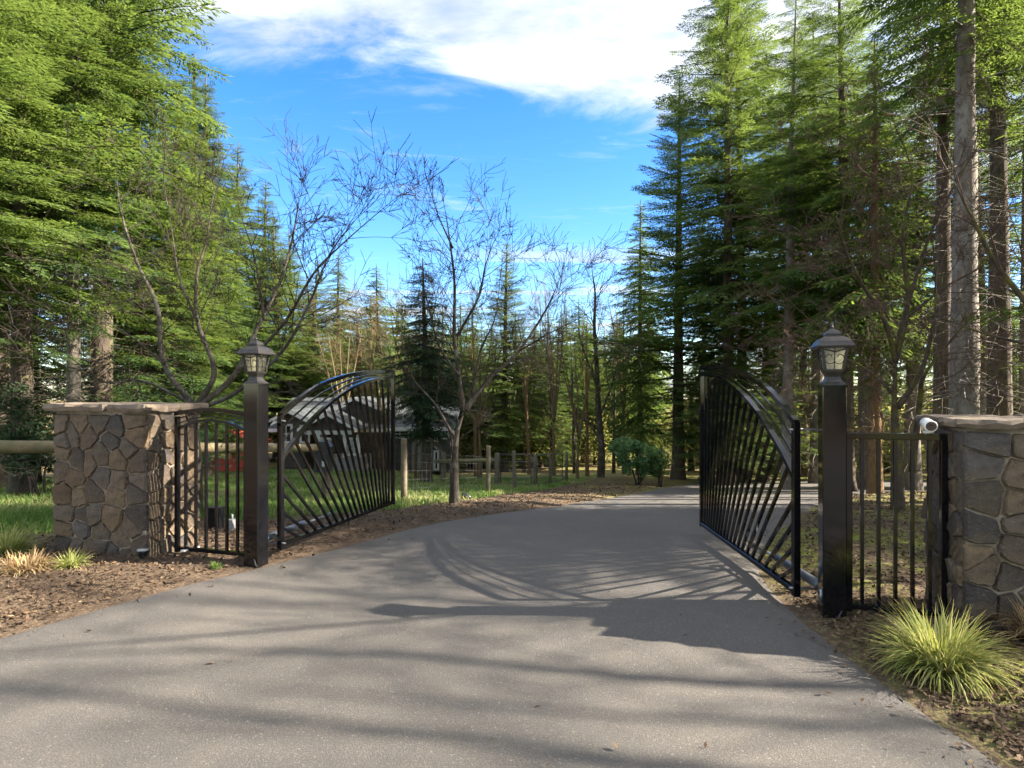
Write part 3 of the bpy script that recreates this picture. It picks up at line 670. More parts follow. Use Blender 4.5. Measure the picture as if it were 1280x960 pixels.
# ------------------------------------------------------------------ small ground things
bx_, by_ = X(270, 6.9), 6.9; z0 = H(bx_, by_) + .05
root = empty('control_box', (bx_, by_, z0), R(-14), 'small black control box behind the arched side panel', 'box')
MB().beam((bx_, by_, z0 - .05), (bx_, by_, z0 + .24), .15, .11, (0, 1, 0), .012).build('case', MT['black_plastic'], root)
MB().box((bx_, by_, z0 + .25), (.17, .13, .025), R(-14)).build('lid', MT['black_plastic'], root)
MB().box((bx_ - .01, by_ - .062, z0 + .16), (.08, .012, .03), R(-14)).build('latch', MT['black_plastic'], root)
bx_, by_ = X(288, 6.75), 6.75; z0 = H(bx_, by_) + .05
root = empty('junction_box', (bx_, by_, z0), R(-14), 'pale grey junction box beside the black control box', 'box')
MB().beam((bx_, by_, z0 - .05), (bx_, by_, z0 + .14), .09, .07, (0, 1, 0), .006).build('case', MT['grey_box'], root)
MB().tube([(bx_ + .02, by_, z0 + .13), (bx_ + .02, by_, z0 + .20)], .012, 8).build('conduit', MT['grey_box'], root)
gp = G(237, 699); z0 = H(*gp) + .085
root = MB().beam((gp[0] - .06, gp[1] - .04, z0), (gp[0] + .07, gp[1] + .05, z0 + .015), .045, .012).build('stone_chip', MT['white_plastic'], None, (gp[0], gp[1], z0))
tag(root, 'pale flat chip lying on the mulch below the arched side panel', 'chip')
gp = G(182, 699); z0 = H(gp[0], gp[1])
root = empty('ground_light', (gp[0] + .05, gp[1] - .12, z0), 0, 'little dark ground light at the foot of the lawn-side pier', 'light')
pz = Vector((gp[0] + .05, gp[1] - .12, z0)); MB().lathe(pz, [(.035, 0), (.04, .10), (.045, .11)], 10).build('case', MT['black_plastic'], root); MB().lathe(pz, [(.05, .112), (.05, .125), (.03, .13)], 10).build('lid', MT['grey_box'], root)
gp = G(583, 628); z0 = H(*gp)
root = empty('spotlight', (gp[0], gp[1], z0), 0, 'small dark spotlight on the ground beside the bare maple trunk', 'spotlight')
pz = Vector((gp[0], gp[1], z0)); MB().tube([pz + Vector((-.09, 0, .14)), pz + Vector((.06, 0, .09)), pz + Vector((.09, 0, .08))], [.07, .05, .03], 12).build('housing', MT['black_plastic'], root); MB().tube([pz, pz + Vector((0, 0, .12))], .012, 6).build('stake', MT['black_plastic'], root)

# ------------------------------------------------------------------ house
HD = 28.0
def house():
    gz_ = H(X(430, HD), HD); root = empty('cottage', (X(430, HD), HD, gz_), 0, 'dark grey cottage with white trimmed windows and pale shingle gables', 'house')
    S, T, SH = MT['siding'], MT['white_trim'], MT['shingle']
    def gable(x0, x1, xa, ye, ya, d0, d1, name, ov=.25, wall=True, bpx=592):
        ex0, ex1, a = X(x0, d0), X(x1, d0), X(xa, d0); ze, za = Z(ye, d0), Z(ya, d0); zb = Z(bpx, d0) - .3
        zl = za - (za - ze) * (a - ex0) / max(a - ex0, ex1 - a); zr = za - (za - ze) * (ex1 - a) / max(a - ex0, ex1 - a)
        if wall: MB().prism([(ex0 + ov, d0, zb), (ex1 - ov, d0, zb), (ex1 - ov, d0, zr - .12), (a, d0, za - .14), (ex0 + ov, d0, zl - .12)], (0, d1 - d0, 0)).build('wall', S, root)
        r_ = MB(); r_.prism([(ex0, d0 - .35, zl), (a, d0 - .35, za), (a, d0 - .35, za - .09), (ex0, d0 - .35, zl - .09)], (0, d1 - d0 + .5, 0)); r_.build('roof', SH, root)
        r_ = MB(); r_.prism([(ex1, d0 - .352, zr), (a, d0 - .352, za + .003), (a, d0 - .352, za - .09), (ex1, d0 - .352, zr - .09)], (0, d1 - d0 + .5, 0)); r_.build('roof', SH, root)
        for (p_, zp) in ((ex0, zl), (ex1, zr)):
            MB().prism([(p_, d0 - .385, zp - .015), (a, d0 - .385, za - .015), (a, d0 - .385, za - .15), (p_, d0 - .385, zp - .15)], (0, .032, 0)).build('fascia', T, root)
    def win(x0, x1, y0, y1, d, mull=1, cur=False):
        a, b_, z0_, z1_ = X(x0, d), X(x1, d), Z(y1, d), Z(y0, d); w_ = .09
        f = MB(); f.box(((a + b_) / 2, d - .03, z1_ - w_ / 2), (b_ - a, .06, w_)); f.box(((a + b_) / 2, d - .03, z0_ + w_ / 2), (b_ - a, .08, w_))
        f.box((a + w_ / 2, d - .03, (z0_ + z1_) / 2), (w_, .056, z1_ - z0_ - 2 * w_)); f.box((b_ - w_ / 2, d - .03, (z0_ + z1_) / 2), (w_, .056, z1_ - z0_ - 2 * w_))
        o = f.build('window', T, root)
        MB().box(((a + b_) / 2, d - .012, (z0_ + z1_) / 2), (b_ - a - 2 * w_, .02, z1_ - z0_ - 2 * w_)).build('pane', MT['window_glass'], o)
        mm = MB(); mm.box(((a + b_) / 2, d - .035, (z0_ + z1_) / 2), (b_ - a - 2 * w_, .03, .045))
        if mull: mm.box(((a + b_) / 2, d - .0352, (z0_ + z1_) / 2), (.04, .03, z1_ - z0_ - 2 * w_))
        mm.build('glazing_bar', T, o)
    # main body and ridge roof
    a0, a1 = X(346, 29), X(486, 29); zr = Z(497, 31.5); ze = Z(535, 28.6); zb = gz_ - .3
    MB().box(((a0 + a1) / 2, 31.6, (zb + ze) / 2), (a1 - a0, 5, ze - zb)).build('wall', S, root)
    r_ = MB(); r_.prism([(a0 - .2, 28.4, ze - .02), (a0 - .2, 31.6, zr), (a0 - .2, 34.8, ze - .02), (a0 - .2, 34.8, ze - .14), (a0 - .2, 31.6, zr - .12), (a0 - .2, 28.4, ze - .14)], (a1 - a0 + .4, 0, 0)); r_.build('roof', SH, root)
    MB().box(((a0 + a1) / 2, 28.37, ze - .10), (a1 - a0 + .4, .05, .16)).build('fascia', T, root)
    gable(341, 388, 364, 524, 512, 27.4, 30, 'left')
    gable(375, 451, 412, 536, 515, 26.6, 30.5, 'porch', wall=False)
    gable(426, 484, 446, 512, 496, 28.8, 31.4, 'dormer')
    win(350, 366, 530, 554, 27.4); win(375, 388, 531, 554, 27.4)
    # porch
    d = 26.7; zf = Z(572, d)
    MB().box((X(425, d), 27.6, (zf + gz_ - .4) / 2), (X(453, d) - X(398, d), 1.9, zf - gz_ + .4)).build('porch_floor', MT['siding_light'], root)
    xa, xb, xc = X(375, d) + .3, X(451, d) - .3, X(412, d); zt_, zp = Z(538, d), Z(518, d)
    MB().prism([(xa, d - .05, zt_), (xb, d - .05, zt_), (xc, d - .05, zp)], (0, .1, 0)).build('gable_wall', S, root)
    MB().box(((xa + xb) / 2, d, zt_ - .09), (xb - xa, .12, .18)).build('beam', T, root)
    for x_ in (398, 431, 448): MB().box((X(x_, d), d, (zf + zt_ - .18) / 2), (.14, .12, zt_ - .18 - zf)).build('porch_post', T, root)
    for x0, x1 in ((434, 446), (400, 414)):
        MB().box((X((x0 + x1) / 2, d), d, zf + .85), (X(x1, d) - X(x0, d), .07, .07)).box((X((x0 + x1) / 2, d), d, zf + .12), (X(x1, d) - X(x0, d), .05, .05)).build('railing', T, root)
        for k in range(7): MB().box((X(x0 + (x1 - x0) * (k + .5) / 7, d), d, zf + .485), (.03, .03, .67)).build('baluster', T, root)
    MB().box((X(423, 29.1), 29.08, zf + 1.0), (.95, .06, 2.0)).build('door', MT['siding_light'], root)
    win(402, 416, 534, 560, 29.1)
    k = MB().lathe((X(439, 28.2), 28.2, Z(538, 28.2)), [(.05, 0), (.09, .06), (.05, .15)], 10).build('porch_lamp', MT['porch_glow'], root)
    st_p = MB().prism([(X(420, 25.7), 25.7, gz_ - .2), (X(430, 25.7), 25.7, gz_ - .2), (X(430, 25.7), 25.7, gz_ + .12), (X(420, 25.7), 25.7, gz_ + .12)], (0, .95, 0)).build('step', MT['siding_light'], root)
    # right wing
    x0, x1, d = X(484, 29.2), X(563, 29.2), 29.2
    MB().box(((x0 + x1) / 2, d + 2.5, (zb + Z(532, d)) / 2), (x1 - x0, 5, Z(532, d) - zb)).build('wall', S, root)
    r_ = MB(); r_.prism([(x0 - .1, d - .5, Z(533, d)), (x0 - .1, d + 2.5, Z(505, d + 2.5)), (x0 - .1, d + 5.4, Z(533, d)), (x0 - .1, d + 5.4, Z(533, d) - .12), (x0 - .1, d + 2.5, Z(505, d + 2.5) - .12), (x0 - .1, d - .5, Z(533, d) - .12)], (x1 - x0 + .4, 0, 0)); r_.build('roof', SH, root)
    MB().box(((x0 + x1) / 2 + .1, d - .52, Z(533, d) - .09), (x1 - x0 + .4, .04, .18)).build('fascia', T, root)
    MB().box((X(528, d), d - .06, (zb + Z(536, d)) / 2), (X(541, d) - X(515, d), .08, Z(536, d) - zb)).build('sunlit_patch', MT['siding_light'], root)  # paler slab that paints the sunlit patch onto the wing wall
    win(488, 512, 537, 548, d, 1); win(542, 549, 563, 588, d, 0); win(551, 562, 536, 549, d, 1)
house()
def shed():
    d = 25.0; x0, x1, xa = X(228, d), X(307, d), X(258, d); g_ = H((x0 + x1) / 2, d) - .2
    root = empty('shed', ((x0 + x1) / 2, d, g_ + .2), 0, 'low red shed with gabled red roof behind the log rail', 'shed')
    ze, za = Z(556, d), Z(540, d); zl = za - (za - ze) * (xa - x0) / (x1 - xa)
    MB().prism([(x0 + .1, d, g_), (x1 - .1, d, g_), (x1 - .1, d, ze - .06), (xa, d, za - .08), (x0 + .1, d, zl - .06)], (0, 2.6, 0)).build('wall', MT['red_paint'], root)
    for p_, zp in ((x0, zl), (x1, ze)):
        MB().prism([(p_, d - .2, zp), (xa, d - .2, za), (xa, d - .2, za - .06), (p_, d - .2, zp - .06)], (0, 3, 0)).build('roof', MT['red_paint'], root)
        MB().prism([(p_, d - .222, zp - .05), (xa, d - .222, za - .05), (xa, d - .222, za - .12), (p_, d - .222, zp - .12)], (0, .02, 0)).build('fascia', MT['white_trim'], root)
shed()

# ------------------------------------------------------------------ fences
rngF = random.Random(8)
def post_parts(root, x, y, h, r=.075, name='post', m_='weathered_wood'):
    z0_ = H(x, y); l = rngF.uniform(-.02, .02)
    return MB().tube([(x, y, z0_ - .2), (x, y, z0_ + .3), (x + l, y, z0_ + h * .8), (x + l, y, z0_ + h - .02), (x + l, y, z0_ + h)], [r * 1.03, r, r * .97, r * .96, r * .86], 10, True, True, .04, rngF).build(name, MT[m_], root)
def wires(root, pts, h0, h1, nrow, vs=.16, r=.0022):
    vv_ = []; 
    for (x0, y0), (x1, y1) in zip(pts[:-1], pts[1:]):
        za, zb_ = H(x0, y0), H(x1, y1); L = math.hypot(x1 - x0, y1 - y0); mb = MB()
        for k in range(nrow):
            hh = h0 + (h1 - h0) * k / (nrow - 1); mb.tube([(x0, y0, za + hh), (x1, y1, zb_ + hh)], r, 3, False)
        for k in range(1, int(L / vs)):
            t = k * vs / L; x_, y_, z_ = x0 + (x1 - x0) * t, y0 + (y1 - y0) * t, za + (zb_ - za) * t
            mb.tube([(x_, y_, z_ + h0), (x_, y_, z_ + h1)], r, 3, False)
        mb.build('wire_mesh', MT['wire'], root)
A = [(-7.2, 5.0), (-5.28, 8.5), (X(408, 11.7), 11.7)]
root = empty('log_fence', (-5.28, 8.5, H(-5.28, 8.5)), 0, 'round log rail fence passing behind the lawn-side pier', 'fence')
for i, (x, y) in enumerate(A): post_parts(root, x, y, 1.22 if i < 2 else 1.12, .095)
for (x0, y0), (x1, y1) in zip(A[:-1], A[1:]):
    z0_, z1_ = H(x0, y0) + 1.02, H(x1, y1) + .95
    if y0 < 6: z0_, z1_ = Z(560, 5.2) + .02, Z(560, 8.5) + .02
    else: z0_, z1_ = Z(560, 8.5) + .0, Z(560, 11.7)
    pth = [Vector((x0, y0, z0_)).lerp(Vector((x1, y1, z1_)), t) for t in np.linspace(-.03, 1.02, 9)]
    MB().tube(pth, [.088 - .012 * t for t in np.linspace(0, 1, 9)], 12, True, True, .05, rngF).build('rail', MT['log_wood'], root)
wires(root, A[1:], .15, .85, 6)
# black bag on that fence's end post
px_, py_ = A[2]; zt0 = H(px_, py_)
root = empty('equipment_box', (px_, py_ - .14, zt0 + .62), 0, 'black hooded box strapped to the end post of the log fence', 'box')
MB().prism([(px_ - .15, py_ - .28, zt0 + .62), (px_ + .15, py_ - .28, zt0 + .62), (px_ + .17, py_ - .28, zt0 + 1.10), (px_ + .08, py_ - .28, zt0 + 1.20), (px_ - .12, py_ - .28, zt0 + 1.20), (px_ - .16, py_ - .28, zt0 + 1.12)], (0, .18, 0)).build('case', MT['black_plastic'], root)
MB().box((px_ + .03, py_ - .30, zt0 + .95), (.16, .03, .06), 0).build('flap', MT['black_plastic'], root); MB().box((px_ + .03, py_ - .292, zt0 + .78), (.05, .02, .10)).build('badge', MT['grey_box'], root)
B = [A[2], (X(505, 11.2), 11.2), (X(610, 14.6), 14.6), (X(643, 17.6), 17.6), (X(668, 20.4), 20.4), (X(688, 22), 22), (X(708, 24), 24)]
root = empty('wire_fence', (B[1][0], B[1][1], H(*B[1])), 0, 'wooden posts with thin wire mesh fencing the lawn off the driveway', 'fence')
for (x, y), h_ in zip(B[1:], (1.22, 1.22, 1.2, 1.15, 1.15, 1.2)): post_parts(root, x, y, h_, .06)
wires(root, B, .12, .95, 6)
D_ = [(X(554, 23), 23), (X(621, 21.5), 21.5)]
root = empty('rail_fence', (D_[0][0], D_[0][1], H(*D_[0])), 0, 'short round rail between two posts behind the bare maple', 'fence')
for x, y in D_: post_parts(root, x, y, 1.2, .10)
MB().tube([(D_[0][0] - .3, D_[0][1], H(*D_[0]) + .86), (D_[1][0] + .1, D_[1][1], H(*D_[1]) + .95)], .075, 10).build('rail', MT['log_wood'], root)
def pipe_gate(a, b_, h_, label):
    za, zb_ = H(*a), H(*b_); root = empty('pipe_gate', (a[0], a[1], za), 0, label, 'gate', 'pipe gates in the wire fence')
    P_ = lambda t, h__: Vector((a[0] + (b_[0] - a[0]) * t, a[1] + (b_[1] - a[1]) * t, za + (zb_ - za) * t + h__))
    MB().tube([P_(0, .12), P_(0, h_), P_(1, h_), P_(1, .12), P_(0, .12)], .022, 6).build('frame', MT['wire'], root)
    for k in (.25, .5, .75): MB().tube([P_(0, h_ * k + .03), P_(1, h_ * k + .03)], .014, 6).build('rail', MT['wire'], root)
    MB().tube([P_(.5, .12), P_(.5, h_)], .014, 6).build('brace', MT['wire'], root)
pipe_gate((X(626, 21.5), 21.5), (X(664, 20.6), 20.6), 1.15, 'grey pipe gate hung beside the short round rail')
pipe_gate((X(671, 20.9), 20.9), (X(703, 23.6), 23.6), 1.15, 'grey pipe gate at the far end of the wire fence')

# ------------------------------------------------------------------ conifers
def spray_template(seed, ntw, tl, tw, droop, width=.40, bushy=1.0, hang=1.0):
    r = np.random.default_rng(seed); V = []; W = []
    def tuft(p, d, l, wd, val):
        d = d / (np.linalg.norm(d) + 1e-9); s = np.cross(d, (r.normal(0, .5), r.normal(0, .5), 1.0)); s /= np.linalg.norm(s) + 1e-9
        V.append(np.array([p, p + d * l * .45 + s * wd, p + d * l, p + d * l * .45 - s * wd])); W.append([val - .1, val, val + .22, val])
    for i in range(ntw):
        s = .06 + .94 * (i + r.uniform(-.3, .3)) / ntw; s = min(max(s, .03), 1)
        env = width * min(1, (s + .12) * 2.1) * (1 - s) ** .75 + .05
        for side in (-1, 1):
            l = env * r.uniform(.65, 1.15); an = R(r.uniform(42, 66)) * (1 - .35 * s); d = np.array([math.cos(an), side * math.sin(an), r.uniform(-.30, .08) * hang + .06 * (1 - hang)])
            p0 = np.array([s, 0, -droop * s * s]); k = max(2, int(l / tl * 2.4 * bushy)); base = r.uniform(.2, .6)
            for j in range(k):
                t = (j + .6) / k; p = p0 + d * l * t + np.array([0, 0, -.35 * hang * l * t * t]); fl_ = r.uniform(25, 55) * (1 if j % 2 else -1)
                c_, s_ = math.cos(R(fl_)), math.sin(R(fl_)); dd = np.array([d[0] * c_ - d[1] * s_, d[0] * s_ + d[1] * c_, d[2] + r.uniform(-.5, .12) * (.35 + .65 * hang) + .12 * (1 - hang) - .2 * t * hang])
                tuft(p - d * tl * .3, dd, tl * r.uniform(.8, 1.35), tw * r.uniform(.75, 1.3), base + .3 * t)
            tuft(p0 + d * l * .9 + np.array([0, 0, -.3 * l * hang]), d + np.array([0, 0, -.35 * hang]), tl * 1.3, tw, base + .35)
    for j in range(7): tuft(np.array([.85 + .02 * j, 0, -droop * .8]), np.array([1, r.uniform(-.6, .6), r.uniform(-.4, .1)]), tl * 1.3, tw, .6)
    return np.array(V, np.float32), np.array(W, np.float32)
def rot3(yaw, pitch, roll):
    cy_, sy_, cp, sp2, cr, sr = math.cos(yaw), math.sin(yaw), math.cos(pitch), math.sin(pitch), math.cos(roll), math.sin(roll)
    Rz = np.array([[cy_, -sy_, 0], [sy_, cy_, 0], [0, 0, 1]]); Ry = np.array([[cp, 0, sp2], [0, 1, 0], [-sp2, 0, cp]]); Rx = np.array([[1, 0, 0], [0, cr, -sr], [0, sr, cr]])
    return Rz @ Ry @ Rx
def prisms(segs, n=4):
    s = np.array(segs, float); p0, p1, r0, r1 = s[:, 0:3], s[:, 3:6], s[:, 6], s[:, 7]
    t = p1 - p0; t /= np.linalg.norm(t, axis=1)[:, None] + 1e-9; up = np.where(np.abs(t[:, 2:3]) > .9, [[1., 0, 0]], [[0, 0, 1.]])
    a = np.cross(t, up); a /= np.linalg.norm(a, axis=1)[:, None] + 1e-9; b_ = np.cross(t, a); an = 2 * np.pi * np.arange(n) / n
    ring = np.cos(an)[None, :, None] * a[:, None] + np.sin(an)[None, :, None] * b_[:, None]
    v = np.concatenate([p0[:, None] + ring * r0[:, None, None], p1[:, None] + ring * r1[:, None, None]], 1).reshape(-1, 3)
    k = np.arange(n); q_ = np.stack([k, (k + 1) % n, n + (k + 1) % n, n + k], 1); f = (np.arange(len(s))[:, None, None] * 2 * n + q_[None]).reshape(-1, 4)
    return v, f
def make_conifer(seed, Ht, rad, base, shape=.75, whorl=.34, per=5, ntw=15, tl=.10, tw=.020, droop=.16, pitch0=-.45, pitch1=.18, dead=1.0, trunk_r=.2, gap=0.0, hang=1.0):
    r = np.random.default_rng(seed); T = [spray_template(seed * 7 + k, ntw, tl, tw, droop, hang=hang) for k in range(4)]
    Vs, Ws, segs = [], [], []
    lean = r.normal(0, .12, 2); top = np.array([lean[0], lean[1]])
    def axis(z_): return np.array([top[0] * (z_ / Ht) ** 2, top[1] * (z_ / Ht) ** 2, z_])
    def trad(z_): return trunk_r * (1 - z_ / Ht) ** .85 + .012
    z = base
    ph = r.uniform(0, 6.28)
    while z < Ht - .25:
        t = (z - base) / (Ht - base); env = rad * ((1 - t) ** shape) * (min(1, .45 + t * 3.0)); lobes = 1 + .22 * math.sin(z * 1.7 + seed) * (1 - t)
        npb = per + int(r.integers(-1, 2)); ph += r.uniform(.5, 1.4)
        for k in range(npb):
            if r.random() < gap: continue
            yaw = ph + 2 * math.pi * k / npb + r.normal(0, .22); L = max(.3, env * lobes * r.uniform(.68, 1.15)); pit = -(pitch0 + (pitch1 - pitch0) * t ** .8) + r.normal(0, .09)
            M_ = rot3(yaw, pit, r.normal(0, .18)); zz_ = z + r.uniform(-.18, .18); org = axis(zz_)
            tv, tw_ = T[int(r.integers(4))]; sy = r.uniform(.8, 1.15) * (1 + .35 * max(0, .9 - L))
            V = tv * np.array([L, L * sy, L], np.float32)
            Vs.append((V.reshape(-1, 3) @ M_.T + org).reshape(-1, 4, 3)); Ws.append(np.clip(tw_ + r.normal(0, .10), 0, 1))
            prev = org; rb = max(.006, .014 * L * .8)
            for s in (.3, .6, .92):
                p = org + M_ @ np.array([L * s, 0, -droop * s * s * L]); segs.append((*prev, *p, rb * (1.05 - (s - .3)), rb * (1.0 - s))); prev = p
        z += whorl * r.uniform(.75, 1.25) * (1 - .45 * t)
    # dead, bare lower limbs
    nd = int(dead * base * 5)
    for k in range(nd):
        z_ = r.uniform(.18, 1) * base; yaw = r.uniform(0, 6.28); L = r.uniform(.5, 1.6) * min(1.4, rad * .5); org = axis(z_); d = np.array([math.cos(yaw), math.sin(yaw), r.uniform(-.35, .15)]); prev = org
        for s in range(1, 5):
            d = d + np.array([r.normal(0, .12), r.normal(0, .12), -.07]); p = prev + d / np.linalg.norm(d) * L / 4; segs.append((*prev, *p, .014 * (1.1 - s / 5), .014 * (.95 - s / 5))); prev = p
            if r.random() < .8:
                e_ = d + r.normal(0, .8, 3); segs.append((*p, *(p + e_ / np.linalg.norm(e_) * L * .22), .006, .003))
    V = np.concatenate(Vs).reshape(-1, 3); Wv = np.concatenate([a.reshape(-1) for a in Ws]); F = np.arange(len(V)).reshape(-1, 4)
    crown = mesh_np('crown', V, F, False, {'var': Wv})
    path = [axis(a) for a in np.linspace(-.3, Ht, 22)]; mb = MB(); rr = random.Random(seed)
    mb.tube([Vector(p) for p in path], [trad(max(p[2], 0)) * (1 + .45 * math.exp(-max(p[2], 0) * 2.6)) for p in path], 9, False, True, .06, rr)
    tv = np.array([tuple(p) for p in mb.v]); sv, sf = prisms(segs, 4)
    trunk = mesh_np('trunk', np.r_[tv, sv], np.r_[np.array(mb.f), sf + len(tv)], True)
    return trunk, crown
VARI = {}
def variant(key, needles, bark_, **k):
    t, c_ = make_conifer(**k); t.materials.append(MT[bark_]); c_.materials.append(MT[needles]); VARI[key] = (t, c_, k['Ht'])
variant('full', 'fir_needles_bright', 'fir_bark', seed=3, Ht=15, rad=2.9, base=1.0, shape=.72, whorl=.24, per=7, ntw=21, tl=.052, tw=.0056, droop=.10, pitch0=-.16, pitch1=.45, trunk_r=.22, hang=.65, gap=.10)
variant('full2', 'fir_needles', 'fir_bark', seed=5, Ht=14, rad=2.6, base=1.4, shape=.74, whorl=.24, per=6, ntw=19, tl=.064, tw=.009, droop=.13, pitch0=-.24, pitch1=.38, trunk_r=.2, hang=.75, gap=.06)
variant('tall', 'fir_needles', 'fir_bark', seed=8, Ht=20, rad=3.4, base=4.6, shape=.5, whorl=.42, per=5, ntw=26, tl=.056, tw=.0078, droop=.12, pitch0=-.20, pitch1=.32, dead=1.8, trunk_r=.23, gap=.16, hang=.65)
variant('tall2', 'fir_needles', 'grey_bark', seed=13, Ht=20, rad=3.2, base=6.0, shape=.5, whorl=.48, per=5, ntw=26, tl=.056, tw=.0078, droop=.14, pitch0=-.22, pitch1=.3, dead=2.8, trunk_r=.26, gap=.20, hang=.7)
variant('pole', 'fir_needles', 'grey_bark', seed=37, Ht=15.5, rad=2.7, base=8.4, shape=.6, whorl=.36, per=5, ntw=24, tl=.058, tw=.008, droop=.14, pitch0=-.22, pitch1=.3, dead=2.2, trunk_r=.25, gap=.15, hang=.7)
variant('layer', 'fir_needles', 'fir_bark', seed=17, Ht=18, rad=3.9, base=2.2, shape=.70, whorl=.40, per=6, ntw=21, tl=.054, tw=.008, droop=.05, pitch0=-.14, pitch1=.42, trunk_r=.26, gap=.08, hang=.2)
variant('dark', 'fir_needles_dark', 'fir_bark', seed=19, Ht=9, rad=1.9, base=2.0, shape=.7, whorl=.24, per=6, ntw=15, tl=.09, tw=.013, droop=.15, trunk_r=.16, dead=.4)
variant('far', 'fir_needles', 'fir_bark', seed=23, Ht=13, rad=2.5, base=2.0, shape=.75, whorl=.36, per=6, ntw=12, tl=.11, tw=.018, droop=.18, trunk_r=.17, dead=.8)
variant('far2', 'fir_needles_bright', 'orange_bark', seed=29, Ht=14, rad=2.3, base=3.6, shape=.7, whorl=.40, per=5, ntw=12, tl=.11, tw=.018, droop=.2, trunk_r=.17, dead=1.2)
rngT = random.Random(77)
def fir(key, px, d, top_py=None, label=None, group='firs', Hm=None, wid=1.0, rz=None, x=None, name='fir_tree', bark_=None):
    x = X(px, d) if x is None else x; z0_ = H(x, d) - .08; t, c_, Ht = VARI[key]
    hh = Hm if Hm else Z(top_py, d) - z0_; s = hh / Ht
    root = empty(name, (x, d, z0_), rngT.uniform(0, 6.28) if rz is None else rz, label, 'tree', group)
    sw = s ** .5 * wid; root.scale = (sw, sw, s)
    a = link('trunk', t, None, root); link('crown', c_, None, root)
    if bark_:
        a.material_slots[0].link = 'OBJECT'; a.material_slots[0].material = MT[bark_]
    return root
gl = 'firs massed at the edge of the lawn'
fir('tall', -70, 9.8, Hm=12, label='big feathery fir crowding the lawn-side edge of the picture', group=gl, wid=1.0)
fir('tall', 92, 13.4, Hm=17, label='fir with pale sunlit lower trunk seen above the lawn-side pier', group=gl, bark_='grey_bark', wid=.68)
fir('tall2', 127, 14.5, Hm=19, label='fir with thick dark trunk right beside the pale trunked fir', group=gl, bark_='fir_bark')
fir('full', 178, 16.5, Hm=15.5, label='tall bright fir whose top leaves the frame next to the blue sky', group=gl, wid=1.15)
fir('full', 212, 17.5, 100, label='pointed bright fir rising behind the spreading bare tree', group=gl, wid=.95)
fir('full2', 292, 32, 175, label='bright fir with its tip beside the tallest bare twigs', group=gl, wid=1.25)
fir('full', 348, 34, 268, label='bright fir stepping down toward the cottage roof', group=gl, wid=1.3)

fir('full2', 240, 21, 60, label='pointed fir filling the gap behind the left lantern', group=gl, wid=1.2)
fir('tall', 28, 12.0, Hm=13, label='broad fir with boughs hanging over the log rail', group=gl, wid=1.1)
fir('full2', 256, 21, 92, label='full green fir next to the blue sky behind the left lantern', group=gl, wid=1.05)
fir('full2', 328, 35, 222, label='green fir on the falling tree line right of the left lantern', group=gl, wid=1.2)
fir('full2', 366, 38, 285, label='green fir low on the falling tree line over the cottage', group=gl, wid=1.3)
fir('full2', 40, 17, Hm=14, label='fir deep in the lawn-side wood, left of the pale trunk', group=gl)
fir('tall', 0, 14, Hm=18, label='dark trunked fir at the very edge of the frame above the log rail', group=gl)
fir('full', 388, 37, 325, label='bright bushy fir standing behind the cottage roof ridge', group=gl, wid=1.3)
gm = 'firs behind the cottage and fence'
fir('far', 422, 38, 315, label='slim fir above the cottage, nearest the spreading bare tree', group=gm, wid=1.2)
fir('far', 472, 40, 330, label='slim fir above the far stile of the open gate leaf', group=gm, wid=1.2)
fir('full2', 450, 34, 385, label='low rounded fir between the two slim firs over the cottage', group=gm, wid=1.5)
fir('dark', 533, 23.6, 322, label='small very dark fir in front of the cottage wing', group=gm, wid=1.25, name='dark_fir')
fir('full', 630, 33, 300, label='broad pointed fir behind the bare maple', group=gm, wid=1.1)
fir('far', 590, 38, 372, label='shorter fir peeking out beside the broad pointed fir', group=gm, wid=1.3)
fir('far', 668, 40, 405, label='low fir just right of the broad pointed fir', group=gm, wid=1.3)
fir('far', 703, 40, 390, label='slender fir above the pipe gates', group=gm, wid=1.1)
fir('far2', 729, 44, 393, label='thin fir beside the leafless far trees', group=gm, wid=1.1)
fir('full2', 565, 41, 405, label='rounded green fir behind the cottage wing roof', group=gm, wid=1.2)
fir('full2', 648, 44, 420, label='green fir low between the broad pointed fir and the pipe gates', group=gm, wid=1.3)
fir('full', 745, 42, 430, label='green fir behind the forked leafless tree', group=gm, wid=1.1)
fir('full2', 690, 37, 438, label='bushy green fir right behind the pipe gates', group=gm, wid=1.2)
fir('far', 775, 40, 398, label='fir tucked behind the lowest boughs of the layered fir', group=gm)
gr_ = 'firs in the wood beyond the right-hand gate leaf'
fir('layer', 848, 25, 88, label='tall fir with layered upswept boughs standing out against the sky', group=gr_, rz=.6)
fir('far', 800, 29, 250, label='fir half hidden behind the layered fir', group=gr_)
fir('tall', 910, 22, Hm=20, label='dark trunked tall fir just right of the layered fir', group=gr_, wid=1.05)
fir('tall', 928, 24.5, Hm=21, label='tall fir whose trunk pairs with the dark one before it', group=gr_)
fir('tall2', 985, 19, Hm=16, label='tall fir with boughs hanging over the top of the right gate leaf', group=gr_, wid=.85)
fir('tall2', 1058, 17.5, Hm=15.5, label='fir rising directly behind the right lantern', group=gr_, bark_='fir_bark')
fir('far2', 1094, 15.5, Hm=12, label='fir with orange sunlit trunk seen through the straight side panel', group=gr_)
fir('pole', 1178, 13.2, Hm=15.5, label='slim trunked fir left of the thickest trunk', group=gr_, wid=.8, bark_='fir_bark')
fir('pole', 1205, 10.6, Hm=15, label='fir with the thickest pale trunk above the camera-topped pier', group=gr_)
fir('pole', 1250, 12.2, Hm=15.5, label='fir trunk right of the thickest trunk', group=gr_, bark_='fir_bark', wid=.9)
fir('pole', 1284, 15, Hm=15.5, label='fir cut by the right edge of the frame', group=gr_, wid=.8)
